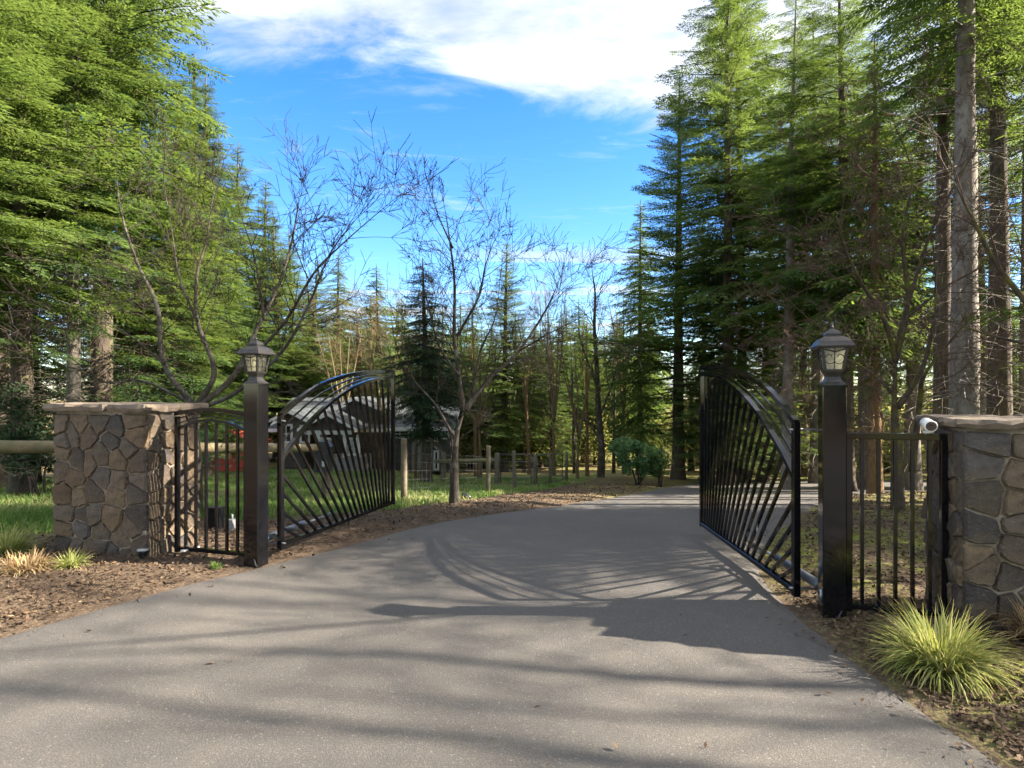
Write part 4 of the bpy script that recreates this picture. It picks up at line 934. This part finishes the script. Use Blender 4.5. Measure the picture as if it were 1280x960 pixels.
for px, d, key, hm, wd_, lab in [(1022, 23, 'tall2', 18, 1.1, 'dense fir left of the right lantern roof'), (1082, 20, 'tall2', 14.5, 1.1, 'dense fir right of the right lantern roof'), (1140, 18.5, 'tall2', 13.5, 1.1, 'dense fir behind the mossy bare tree'), (1228, 17, 'tall2', 12.5, 1.1, 'dense fir filling the gap between the two thickest trunks')]:
    fir(key, px, d, Hm=hm, wid=wd_, label=lab, group=gr_)
for k, (px, d, key, hm) in enumerate([(1005, 27, 'tall', 16), (1140, 25, 'tall2', 15), (960, 33, 'tall2', 20), (880, 32, 'far2', 14)]):
    fir(key, px, d, Hm=hm, label=['fir well behind the top of the right gate leaf', 'fir well behind the right lantern, deeper in the wood', 'fir behind the far end of the right gate leaf', 'thin orange trunked fir behind the layered fir'][k], group='firs deep in the right-hand wood')
for k in range(32):
    px = 390 + 440 * (k + rngT.uniform(-.4, 1.4)) / 32; d = rngT.uniform(44, 66)
    fir('far' if k % 2 else 'far2', px, d, Hm=rngT.uniform(10.5, 14) * d / 54 * (1 if px < 880 else .8), label='small fir in the distant back row of trees', group='firs in the distant back row', wid=1.45)
for k in range(9):
    fir(('full', 'full2', 'tall')[k % 3], rngT.uniform(-120, 330), rngT.uniform(24, 36), Hm=rngT.uniform(12, 16), label='fir deep in the lawn-side wood behind the front row', group='firs deep in the lawn-side wood')
for k in range(26):
    px = (855 + 440 * (k + rngT.random()) / 16) if k < 16 else rngT.uniform(560, 800); d = rngT.uniform(27, 42) if k < 16 else rngT.uniform(33, 42)
    fir(('full2', 'far', 'full')[k % 3], px, d, Hm=rngT.uniform(5.0, 9.0), wid=1.25, label='young fir filling the wood between the bigger trunks', group='young firs in the wood', name='young_fir')
for k in range(4):
    fir(('full2', 'full')[k % 2], (905, 955, 1228, 1268)[k], rngT.uniform(19, 25), Hm=rngT.uniform(6.0, 9.5), wid=1.2, label='young fir filling the wood between the bigger trunks', group='young firs in the wood', name='young_fir')
# the wood goes on outside the frame: shade over the drive, reflections in the posts
for x, y, hm, key in [(10.8, 7.6, 15, 'full')]:
    fir(key, 0, y, Hm=hm, x=x, wid=1.4, label='fir just outside the frame beyond the camera-topped pier', group='firs outside the frame')
for x, y, hm in [(1.5, -20, 13), (-25, -14, 14)]:
    fir('full' if x % 2 else 'full2', 0, y, Hm=hm, x=x, label='fir across the street behind the viewpoint', group='firs outside the frame')

# ------------------------------------------------------------------ bare trees
def grow(segs, r, p, d, L, rad, lvl, maxl, up=.10, wig=.12, kids=(3, 5), ratio=.68, ang=(22, 52)):
    n = max(2, int(L / (.16 if lvl < 2 else .10))); n = min(n, 9); prev = p; d = d / np.linalg.norm(d)
    tips = []
    for i in range(n):
        d = d + r.normal(0, wig, 3) * (.55 if lvl == 0 else .8) + np.array([0, 0, up * .35]); d /= np.linalg.norm(d)
        q_ = prev + d * L / n; r0 = max(.0034, rad * (1 - .75 * i / n)); r1 = max(.0028, rad * (1 - .75 * (i + 1) / n)); segs.append((*prev, *q_, r0, r1)); prev = q_; tips.append((q_, d.copy(), (i + 1) / n, r1))
    if lvl < maxl:
        for k in range(int(r.integers(kids[0], kids[1] + 1))):
            q_, dd, t, r1 = tips[int(r.integers(max(0, n // 4), n))]; an = R(r.uniform(*ang)); ax_ = np.cross(dd, r.normal(0, 1, 3)); ax_ /= np.linalg.norm(ax_) + 1e-9
            nd_ = dd * math.cos(an) + np.cross(ax_, dd) * math.sin(an)
            grow(segs, r, q_, nd_, L * ratio * r.uniform(.6, 1.15) * (1.1 - .4 * t), max(.0028, r1 * .75), lvl + 1, maxl, up, wig, kids, ratio, ang)
def bare_tree(name, label, d, limbs, bark_, twig_, seed, depth=.9, rads=(.10,), group=None, maxl=2, kids=(3, 5), every=.28, L0=.9, twr=.010, up=.10, cat='tree', start=.25):
    r = np.random.default_rng(seed); p0 = P(*limbs[0][0], d) if len(limbs[0][0]) == 2 else Vector(limbs[0][0]); base = (p0.x, p0.y, H(p0.x, p0.y))
    root = empty(name, base, 0, label, cat, group); mb = MB(); segs = []
    for li, limb in enumerate(limbs):
        r0 = rads[min(li, len(rads) - 1)]; dz = 0 if li == 0 else r.uniform(-depth, depth); n = len(limb)
        pts = [(P(*q_, d + dz * (i / (n - 1)) ** 1.3) if len(q_) == 2 else Vector(q_)) for i, q_ in enumerate(limb)]
        path = spline(pts, 6); rad = [max(.006, r0 * (1 - .88 * (i / (len(path) - 1)) ** .9)) for i in range(len(path))]
        mb.tube(path, rad, 8, True, True, .07, random.Random(seed + li))
        acc = 0
        tot = sum((path[i] - path[i - 1]).length for i in range(1, len(path))); run = 0
        for i in range(1, len(path)):
            sgm = path[i] - path[i - 1]; run += sgm.length; acc += sgm.length
            if run / tot > start and acc > every * r.uniform(.6, 1.3):
                acc = 0; t = np.array(sgm.normalized()); an = R(r.uniform(30, 70)); ax_ = np.cross(t, r.normal(0, 1, 3)); ax_ /= np.linalg.norm(ax_) + 1e-9
                nd_ = t * math.cos(an) + np.cross(ax_, t) * math.sin(an)
                grow(segs, r, np.array(path[i]), nd_, L0 * r.uniform(.5, 1.2), min(rad[i] * .6, twr * r.uniform(.7, 1.3)), 0, maxl, up, .12, kids)
        grow(segs, r, np.array(path[-1]), np.array((path[-1] - path[-2]).normalized()), L0 * .55, min(rad[-1], twr), 0, maxl, up, .12, kids)
    mb.build('trunk', MT[bark_], root)
    inv = frame(root).inverted(); v, f = prisms(segs, 3); v = v - np.array(base)
    link('crown', mesh_np('crown', v, f, True), MT[twig_], root)
    return root
gb = 'bare deciduous trees'
bare_tree('bare_tree', 'spreading leafless tree fanning out behind the lawn-side pier and lantern', 8.6,
          [[(246, 640), (246, 560), (243, 508)], [(243, 508), (205, 455), (197, 385), (172, 330), (152, 268), (146, 225)], [(243, 510), (268, 465), (247, 402), (246, 345), (258, 300), (266, 245)],
           [(246, 510), (292, 470), (322, 410), (350, 352), (366, 296), (373, 255)], [(300, 462), (356, 402), (392, 342), (428, 305), (470, 268)], [(246, 512), (296, 490), (352, 440), (386, 380), (412, 318), (440, 280)],
           [(243, 508), (182, 477), (132, 478), (92, 450)], [(205, 455), (170, 425), (120, 395), (60, 370)], [(330, 400), (320, 330), (303, 275)], [(247, 402), (225, 350), (215, 290), (205, 230)]],
          'maple_bark', 'twig_bark', 41, 1.3, (.10, .048, .046, .05, .03, .038, .024, .02, .024, .022), gb, 2, (4, 6), .125, 1.0, .009, .04)
bare_tree('bare_maple', 'leafless maple with lichen spotted trunk between driveway and fence', 10.4,
          [[(568, 634), (568, 590), (571, 545), (580, 514)], [(580, 514), (574, 470), (568, 420), (568, 352), (562, 300), (557, 265)], [(582, 512), (612, 473), (648, 440), (682, 388), (696, 358)],
           [(571, 420), (598, 372), (606, 335), (616, 305)], [(570, 552), (544, 505), (516, 472), (502, 425)], [(574, 470), (548, 430), (535, 380), (522, 340)], [(566, 310), (548, 270), (540, 245)], [(650, 438), (690, 415), (720, 400)], [(590, 505), (600, 440), (618, 400), (625, 350)]],
          'maple_bark', 'twig_bark', 43, 1.2, (.105, .052, .05, .028, .028, .028, .018, .018, .024), gb, 2, (4, 6), .125, 1.0, .009, .04)
bare_tree('bare_tree', 'mossy twiggy leafless tree behind the straight side panel', 9.0,
          [[(1122, 640), (1121, 560), (1118, 505), (1120, 450)], [(1120, 455), (1105, 400), (1075, 350), (1050, 290), (1060, 230)], [(1121, 500), (1095, 470), (1060, 450), (1010, 440)], [(1122, 510), (1148, 470), (1162, 430), (1170, 370), (1165, 290)], [(1120, 450), (1135, 380), (1128, 300), (1140, 220), (1120, 160)],
           [(1140, 590), (1150, 500), (1155, 470), (1185, 430), (1220, 390)], [(1120, 460), (1090, 430), (1040, 420), (990, 380)], [(1130, 400), (1180, 360), (1230, 330), (1260, 290)], [(1118, 440), (1160, 300), (1200, 220), (1230, 170)]],
          'mossy_bark', 'twig_bark_red', 47, 1.6, (.11, .042, .032, .05, .042, .05, .026, .026, .034), gb, 3, (3, 5), .15, 1.0, .007, .02)
bare_tree('bare_tree', 'mossy crooked limb of a leafless tree reaching in from the right edge', 5.6,
          [[(5.9, 4.7, -.2), (5.85, 4.7, .9), (5.7, 4.75, 1.6)], [(5.7, 4.75, 1.55), (5.0, 5.2, 1.9), (4.55, 5.5, 2.6), (4.3, 5.6, 3.2), (4.2, 5.66, 3.5)], 
           [(5.7, 4.75, 1.6), (6.2, 4.6, 2.7), (6.4, 4.1, 4.1), (6.3, 3.5, 5.6), (6.0, 3.0, 7)],  [(5.0, 5.2, 1.9), (4.5, 5.6, 2.1), (4.1, 6.0, 2.4)]],
          'mossy_bark', 'twig_bark_red', 53, 0, (.11, .042, .045, .02), gb, 2, (2, 4), .34, .9, .009, .05)
shade_src = bare_tree('bare_tree', 'leafless roadside tree outside the frame whose limbs shade the foreground', 5,
          [[(13.5, 2.2, -.2), (13.4, 2.3, 2.0), (13.3, 2.4, 3.6)], [(13.3, 2.4, 3.5), (12.6, 3.2, 5.2), (12.0, 4.0, 7.0), (11.8, 4.8, 9.0)], [(13.3, 2.4, 3.6), (13.0, 1.6, 5.4), (12.4, 1.2, 7.4), (12.2, .6, 9.2)], [(13.3, 2.4, 3.6), (14.2, 3.0, 5.6), (14.6, 3.8, 7.6), (14.4, 4.4, 9.8)],
           [(12.6, 3.2, 5.2), (11.6, 3.0, 6.2), (10.8, 3.4, 7.4), (10.2, 3.2, 8.8)], [(13.0, 1.6, 5.4), (12.0, 2.2, 6.6), (11.4, 2.8, 8.2), (11.2, 3.4, 10)], [(14.2, 3.0, 5.6), (13.6, 2.6, 7.4), (13.4, 3.0, 9.4)], [(13.3, 2.4, 4.0), (12.2, 3.8, 4.8), (11.2, 4.6, 5.4)]],
          'maple_bark', 'twig_bark', 57, 0, (.17, .10, .10, .09, .07, .07, .06, .06), gb, 2, (4, 6), .30, 1.3, .02, .05)
for k, (x_, y_, s_, lab) in enumerate([(25, 3.4, 1.7, 'big leafless roadside tree farther up the street outside the frame'), (34, 1.6, 2.2, 'tallest leafless roadside tree outside the frame')]):
    o = shade_src.copy(); C.objects.link(o); o.location = (x_, y_, 0); o.scale = (s_, s_, s_); o.rotation_euler.z = .8 + k * 2; o['label'] = lab
    for ch in shade_src.children:
        c_ = ch.copy(); C.objects.link(c_); c_.parent = o
bare_tree('bare_tree', 'leafless tree with low forked limb at the bend of the driveway', 27, [[(751, 600), (752, 560), (748, 510), (746, 460), (743, 410), (744, 370), (741, 345)], [(751, 555), (738, 530), (722, 515), (712, 490)], [(750, 520), (765, 480), (775, 440)], [(746, 480), (730, 440), (722, 410)]], 'maple_bark', 'twig_bark', 59, .8, (.19, .07, .07, .06), gb, 2, (4, 6), .3, 1.9, .02, .14)
for k, (px, d) in enumerate([(734, 28), (718, 31), (690, 34), (662, 30), (640, 36), (612, 33), (595, 28), (767, 31), (680, 39), (655, 37)]):
    t = rngT.uniform(-14, 10)
    bare_tree('bare_tree', 'thin straight leafless trunk in the row behind the wire fence', d, [[(px, 603), (px + t * .2, 540), (px + t * .6, 470), (px + t, 425)], [(px + t * .3, 520), (px + t * .3 + rngT.uniform(-25, 25), 455)]], 'orange_bark' if k % 3 == 0 else 'maple_bark', 'twig_bark', 61 + k, .6, (.11, .05), 'thin leafless trees behind the fence', 2, (2, 3), .6, 1.2, .016, .12)
for k, (px, d, lab) in enumerate([(425, 31, 'tan leafless bushy tree rising behind the cottage roof'), (520, 25.5, 'tan leafless bushy tree beside the dark fir'), (655, 33, 'tan leafless bushy tree behind the bare maple')]):
    lim = [[(px, 598), (px, 560), (px + 2, 520)]] + [[(px + 2, 530), (px + 2 + s * 8, 480), (px + s * 16, 430), (px + s * 20, 390)] for s in (-1.6, -.8, 0, .7, 1.5)]
    bare_tree('bushy_tree', lab, d, lim, 'tan_twigs', 'tan_twigs', 81 + k, 1.0, (.13, .06), gb, 2, (4, 6), .30, 1.4, .013, .15)

proto = [o for o in C.objects if o.name.startswith('bushy_tree')]
for k, (px, d, sc_, lab) in enumerate([(480, 27, .9, 'tan leafless bushy tree beyond the end stile of the left gate leaf'), (600, 26, .95, 'tan leafless bushy tree just right of the maple trunk'), (692, 29, 1.0, 'tan leafless bushy tree above the pipe gates'), (722, 26, .85, 'tan leafless bushy tree left of the forked leafless tree'), (455, 33, 1.1, 'tan leafless bushy tree over the cottage porch gable'), (780, 30, 1.0, 'tan leafless bushy tree behind the blue green shrub'), (565, 34, 1.15, 'tan leafless bushy tree behind the cottage wing'), (1015, 24, .9, 'tan leafless bushy tree beyond the right gate leaf')]):
    src = proto[k % len(proto)]; o = src.copy(); C.objects.link(o); x_ = X(px, d); o.location = (x_, d, H(x_, d)); o.rotation_euler.z = 1.3 + k * 1.9; o.scale = (sc_, sc_, sc_); o['label'] = lab
    for ch in src.children:
        c_ = ch.copy(); C.objects.link(c_); c_.parent = o
# ------------------------------------------------------------------ leafy masses
def leaf_cloud(r, blobs, n, size, flat=.6):
    P_ = []; W_ = []
    tot = sum(b_[3] * b_[4] for b_ in blobs)
    for (x, y, z, rx, rz_) in blobs:
        k = max(4, int(n * rx * rz_ / tot)); d = r.normal(0, 1, (k, 3)); d /= np.linalg.norm(d, axis=1)[:, None]; rr = r.random(k) ** .45
        c_ = np.c_[x + d[:, 0] * rx * rr, y + d[:, 1] * rx * rr, z + d[:, 2] * rz_ * rr]
        a = r.normal(0, 1, (k, 3)) + d * .6; a[:, 2] *= flat; a /= np.linalg.norm(a, axis=1)[:, None]; b_ = np.cross(a, r.normal(0, 1, (k, 3))); b_ /= np.linalg.norm(b_, axis=1)[:, None]
        s = size * r.uniform(.6, 1.4, k)[:, None]; P_.append(np.stack([c_ - a * s, c_ + b_ * s * .42, c_ + a * s, c_ - b_ * s * .42], 1)); W_.append(np.repeat(r.uniform(.1, .9, k) + d[:, 2] * .1, 4))
    V = np.concatenate(P_).reshape(-1, 3); return V, np.arange(len(V)).reshape(-1, 4), np.concatenate(W_)
def shrub(name, label, x, y, hh, rx, mt, seed, n=1500, size=.07, cat='shrub', group=None):
    r = np.random.default_rng(seed); z0_ = H(x, y); root = empty(name, (x, y, z0_), 0, label, cat, group); mb = MB(); bl = []
    for k in range(9):
        a = r.uniform(0, 6.28); rr = rx * math.sqrt(r.random()) * .8; tz = hh * r.uniform(.45, .95); bx2, by2 = math.cos(a) * rr, math.sin(a) * rr
        mb.tube(spline([(r.normal(0, .06), r.normal(0, .06), -.1), (bx2 * .4, by2 * .4, tz * .5), (bx2, by2, tz)], 4), [.022 - .0012 * i for i in range(9)], 5)
        bl.append((bx2, by2, tz, rx * r.uniform(.2, .5), hh * r.uniform(.08, .2))); bl.append((bx2 * .7, by2 * .7, tz * .6, rx * r.uniform(.15, .35), hh * r.uniform(.06, .14)))
    mb.build('trunk', MT['twig_bark'], root, local=True); V, F, W_ = leaf_cloud(r, bl, n, size); link('crown', mesh_np('crown', V, F, False, {'var': W_}), MT[mt], root)
shrub('evergreen_shrub', 'blue green evergreen shrub at the inner bend of the driveway', X(798, 21.5), 21.5, 1.9, 1.0, 'shrub_leaves', 5, 2600, .075)
shrub('evergreen_shrub', 'smaller loose shrub just right of the blue green shrub', X(826, 21), 21, 1.5, .5, 'fir_needles', 6, 700, .06)
shrub('evergreen_shrub', 'low dark green bush above the cap of the lawn-side pier', X(205, 12.5), 12.5, 1.75, .9, 'shrub_leaves', 7, 2400, .06)
shrub('evergreen_shrub', 'dark bush in the wood left of the lawn-side pier', X(45, 11.5), 11.5, 2.1, .8, 'fir_needles_dark', 8, 2600, .06)
r = np.random.default_rng(99); bl = []
for k in range(520):
    if k < 330: px, d = r.uniform(560, 1330), r.uniform(33, 62)
    elif k < 430: px, d = r.uniform(-90, 340), r.uniform(20, 42)
    else: px, d = r.uniform(880, 1330), r.uniform(26, 34)
    x_ = X(px, d); hh = r.uniform(.8, 3.4) * (1.15 if k < 330 else .9); hh *= (1.5 if px > 860 else 1); bl.append((x_, d, H(x_, d) + hh * .55, hh * r.uniform(.35, .6), hh * .55))
V, F, W_ = leaf_cloud(r, bl, 110000, .095); tag(link('undergrowth', mesh_np('undergrowth', V, F, False, {'var': W_}), MT['brush_leaves']), 'sunlit yellow green undergrowth filling the wood behind the trunks', 'undergrowth', kind='stuff')

# ------------------------------------------------------------------ grass, litter, tufts
r = np.random.default_rng(12)
def ribbon_blades(x, y, z, hh, wd, lean, r, nseg=3):
    n = len(x); yaw = r.uniform(0, 6.28, n); dx, dy = np.cos(yaw), np.sin(yaw); px_, py_ = -dy, dx; t = np.linspace(0, 1, nseg + 1); V = np.zeros((n, nseg + 1, 2, 3))
    for k, tt in enumerate(t):
        ox = dx * lean * hh * tt ** 2; oy = dy * lean * hh * tt ** 2; zz_ = z + hh * tt * (1 - .35 * np.clip(lean, 0, 1.4) * tt); ww = wd * (1 - tt) ** .7 + .0004
        for s_, sg in ((0, -1), (1, 1)): V[:, k, s_] = np.c_[x + ox + sg * px_ * ww, y + oy + sg * py_ * ww, zz_]
    m_ = (nseg + 1) * 2; q_ = np.array([[2 * k, 2 * k + 1, 2 * k + 3, 2 * k + 2] for k in range(nseg)]); F = (np.arange(n)[:, None, None] * m_ + q_[None]).reshape(-1, 4)
    return V.reshape(-1, 3), F, m_
n = 130000; d = 5.6 + 20 * r.random(n) ** 1.5; x = r.uniform(-.9, .22, n) * d
ok = (lawn(x, d) > r.uniform(.25, 1, n)) & (road_side(x, d) > .35) & (fbm(x + 9, d, .8) > r.uniform(.15, .5, n)); ok &= ~((x > -4.6) & (x < -3.0) & (d < 6.5))
x, d = x[ok], d[ok]
V, F, m_ = ribbon_blades(x, d, gz(x, d) - .01, r.uniform(.05, .16, len(x)) * (.6 + fbm(x, d, 1.1)), .0035 + .0007 * d * .6, r.uniform(.2, 1.3, len(x)), r, 2)
v_ = np.clip(r.normal(.52, .24, len(x)) + (fbm(x, d, .7) - .45) * 1.5, 0, 1)
tag(link('lawn_grass', mesh_np('lawn_grass', V, F, False, {'var': np.repeat(v_, m_)}), MT['grass_blade']), 'rough green grass covering the lawn behind the gate and fence', 'grass', kind='stuff')
n = 170000; d = 2.3 + 20 * r.random(n) ** 1.9; x = r.uniform(-.95, .95, n) * d; rsd = road_side(x, d); lwn = lawn(x, d)
ok = ((rsd > .02) & (rsd < 2.6 + .12 * d) & (r.random(n) < np.clip(1.2 - rsd * .22, .12, 1)) & (lwn < r.uniform(.2, .9, n))) | ((rsd < 0) & (rsd > -3) & (r.random(n) < .0006 + .3 * np.exp(rsd * 9)))
x, d, rsd = x[ok], d[ok], rsd[ok]; n = len(x); z = np.where(rsd > 0, gz(x, d) + .008, hgt(x, d) + .03)
a = r.normal(0, 1, (n, 3)); a[:, 2] *= .35; a /= np.linalg.norm(a, axis=1)[:, None]; b_ = np.cross(a, np.c_[r.normal(0, .35, n), r.normal(0, .35, n), np.ones(n)]); b_ /= np.linalg.norm(b_, axis=1)[:, None]
s = (r.uniform(.006, .021, n) * (1 + .05 * d))[:, None]; ww = r.uniform(.18, .7, n)[:, None]; c_ = np.c_[x, d, z + r.random(n) * .015]
V = np.stack([c_ - a * s, c_ + b_ * s * ww, c_ + a * s, c_ - b_ * s * ww], 1).reshape(-1, 3)
tag(link('leaf_litter', mesh_np('leaf_litter', V, np.arange(n * 4).reshape(-1, 4), False, {'var': np.repeat(np.clip(r.beta(1.3, 2.9, n), 0, 1), 4)}), MT['litter']), 'brown bark chips and fallen leaves strewn along the driveway edges', 'litter', kind='stuff')

def tuft(label, px, py, rad, hh, nb, mt, seed, lean=(.2, 2.2), wd=.0045):
    r = np.random.default_rng(seed); x0, y0 = G(px, py); z0_ = float(gz(np.array([x0]), np.array([y0]))[0]); root = empty('grass_tuft', (x0, y0, z0_), 0, label, 'ornamental grass', 'ornamental grass tufts')
    n = nb; rr = rad * .24 * np.sqrt(r.random(n)); an = r.uniform(0, 6.28, n); bx3, by3 = rr * np.cos(an), rr * np.sin(an); yaw = an + r.normal(0, .55, n); ns = 6
    L = hh * r.uniform(.75, 1.3, n); ln = np.clip(r.beta(1.6, 1.3, n), 0, 1); th0 = R(4) + ln * R(62); cur = r.uniform(.2, 2.0, n) * (.35 + ln); V = np.zeros((n, ns + 1, 2, 3)); px_, pz_ = np.zeros(n), np.zeros(n)
    tw_ = r.normal(0, .4, n)
    for k in range(ns + 1):
        t = k / ns; th = th0 + cur * t * t
        if k: px_ = px_ + np.sin(th) * L / ns; pz_ = np.maximum(pz_ + np.cos(th) * L / ns, .005 - .0 * pz_)
        ww = wd * r.uniform(.9, 1.1, n) * (1 - t ** 1.8) + .0005; yy_ = yaw + tw_ * t * .4
        for s_, sg in ((0, -1), (1, 1)): V[:, k, s_] = np.c_[bx3 + np.cos(yy_) * px_ - np.sin(yaw) * sg * ww, by3 + np.sin(yy_) * px_ + np.cos(yaw) * sg * ww, pz_]
    m_ = (ns + 1) * 2; q_ = np.array([[2 * k, 2 * k + 1, 2 * k + 3, 2 * k + 2] for k in range(ns)]); F = (np.arange(n)[:, None, None] * m_ + q_[None]).reshape(-1, 4)
    v_ = np.clip(r.beta(1.6, 1.5, n), 0, 1); tip = np.tile(np.repeat(np.linspace(0, 1, ns + 1), 2), n)
    me = mesh_np('blades', V.reshape(-1, 3), F, True, {'var': np.repeat(v_, m_), 'tip': tip}); link('blades', me, MT[mt], root)
tuft('big pale green grass tuft at the foot of the camera-topped pier', 1176, 846, .31, .33, 850, 'tuft_blade', 3)
tuft('dry grass tuft cut by the right edge below the camera-topped pier', 1297, 815, .3, .28, 380, 'straw_blade', 4)
tuft('yellow grass tuft at the left edge of the frame beside the lawn', 8, 700, .34, .26, 700, 'tuft_blade', 5)
tuft('flattened straw grass tuft in front of the yellow tuft', 34, 724, .5, .15, 420, 'straw_blade', 6)
tuft('small grass tuft between the yellow tuft and the lawn-side pier', 88, 716, .2, .15, 240, 'tuft_blade', 7)
tuft('tiny moss green grass tuft by the mulch edge below the side panel', 270, 712, .1, .06, 160, 'grass_blade', 9, wd=.003)
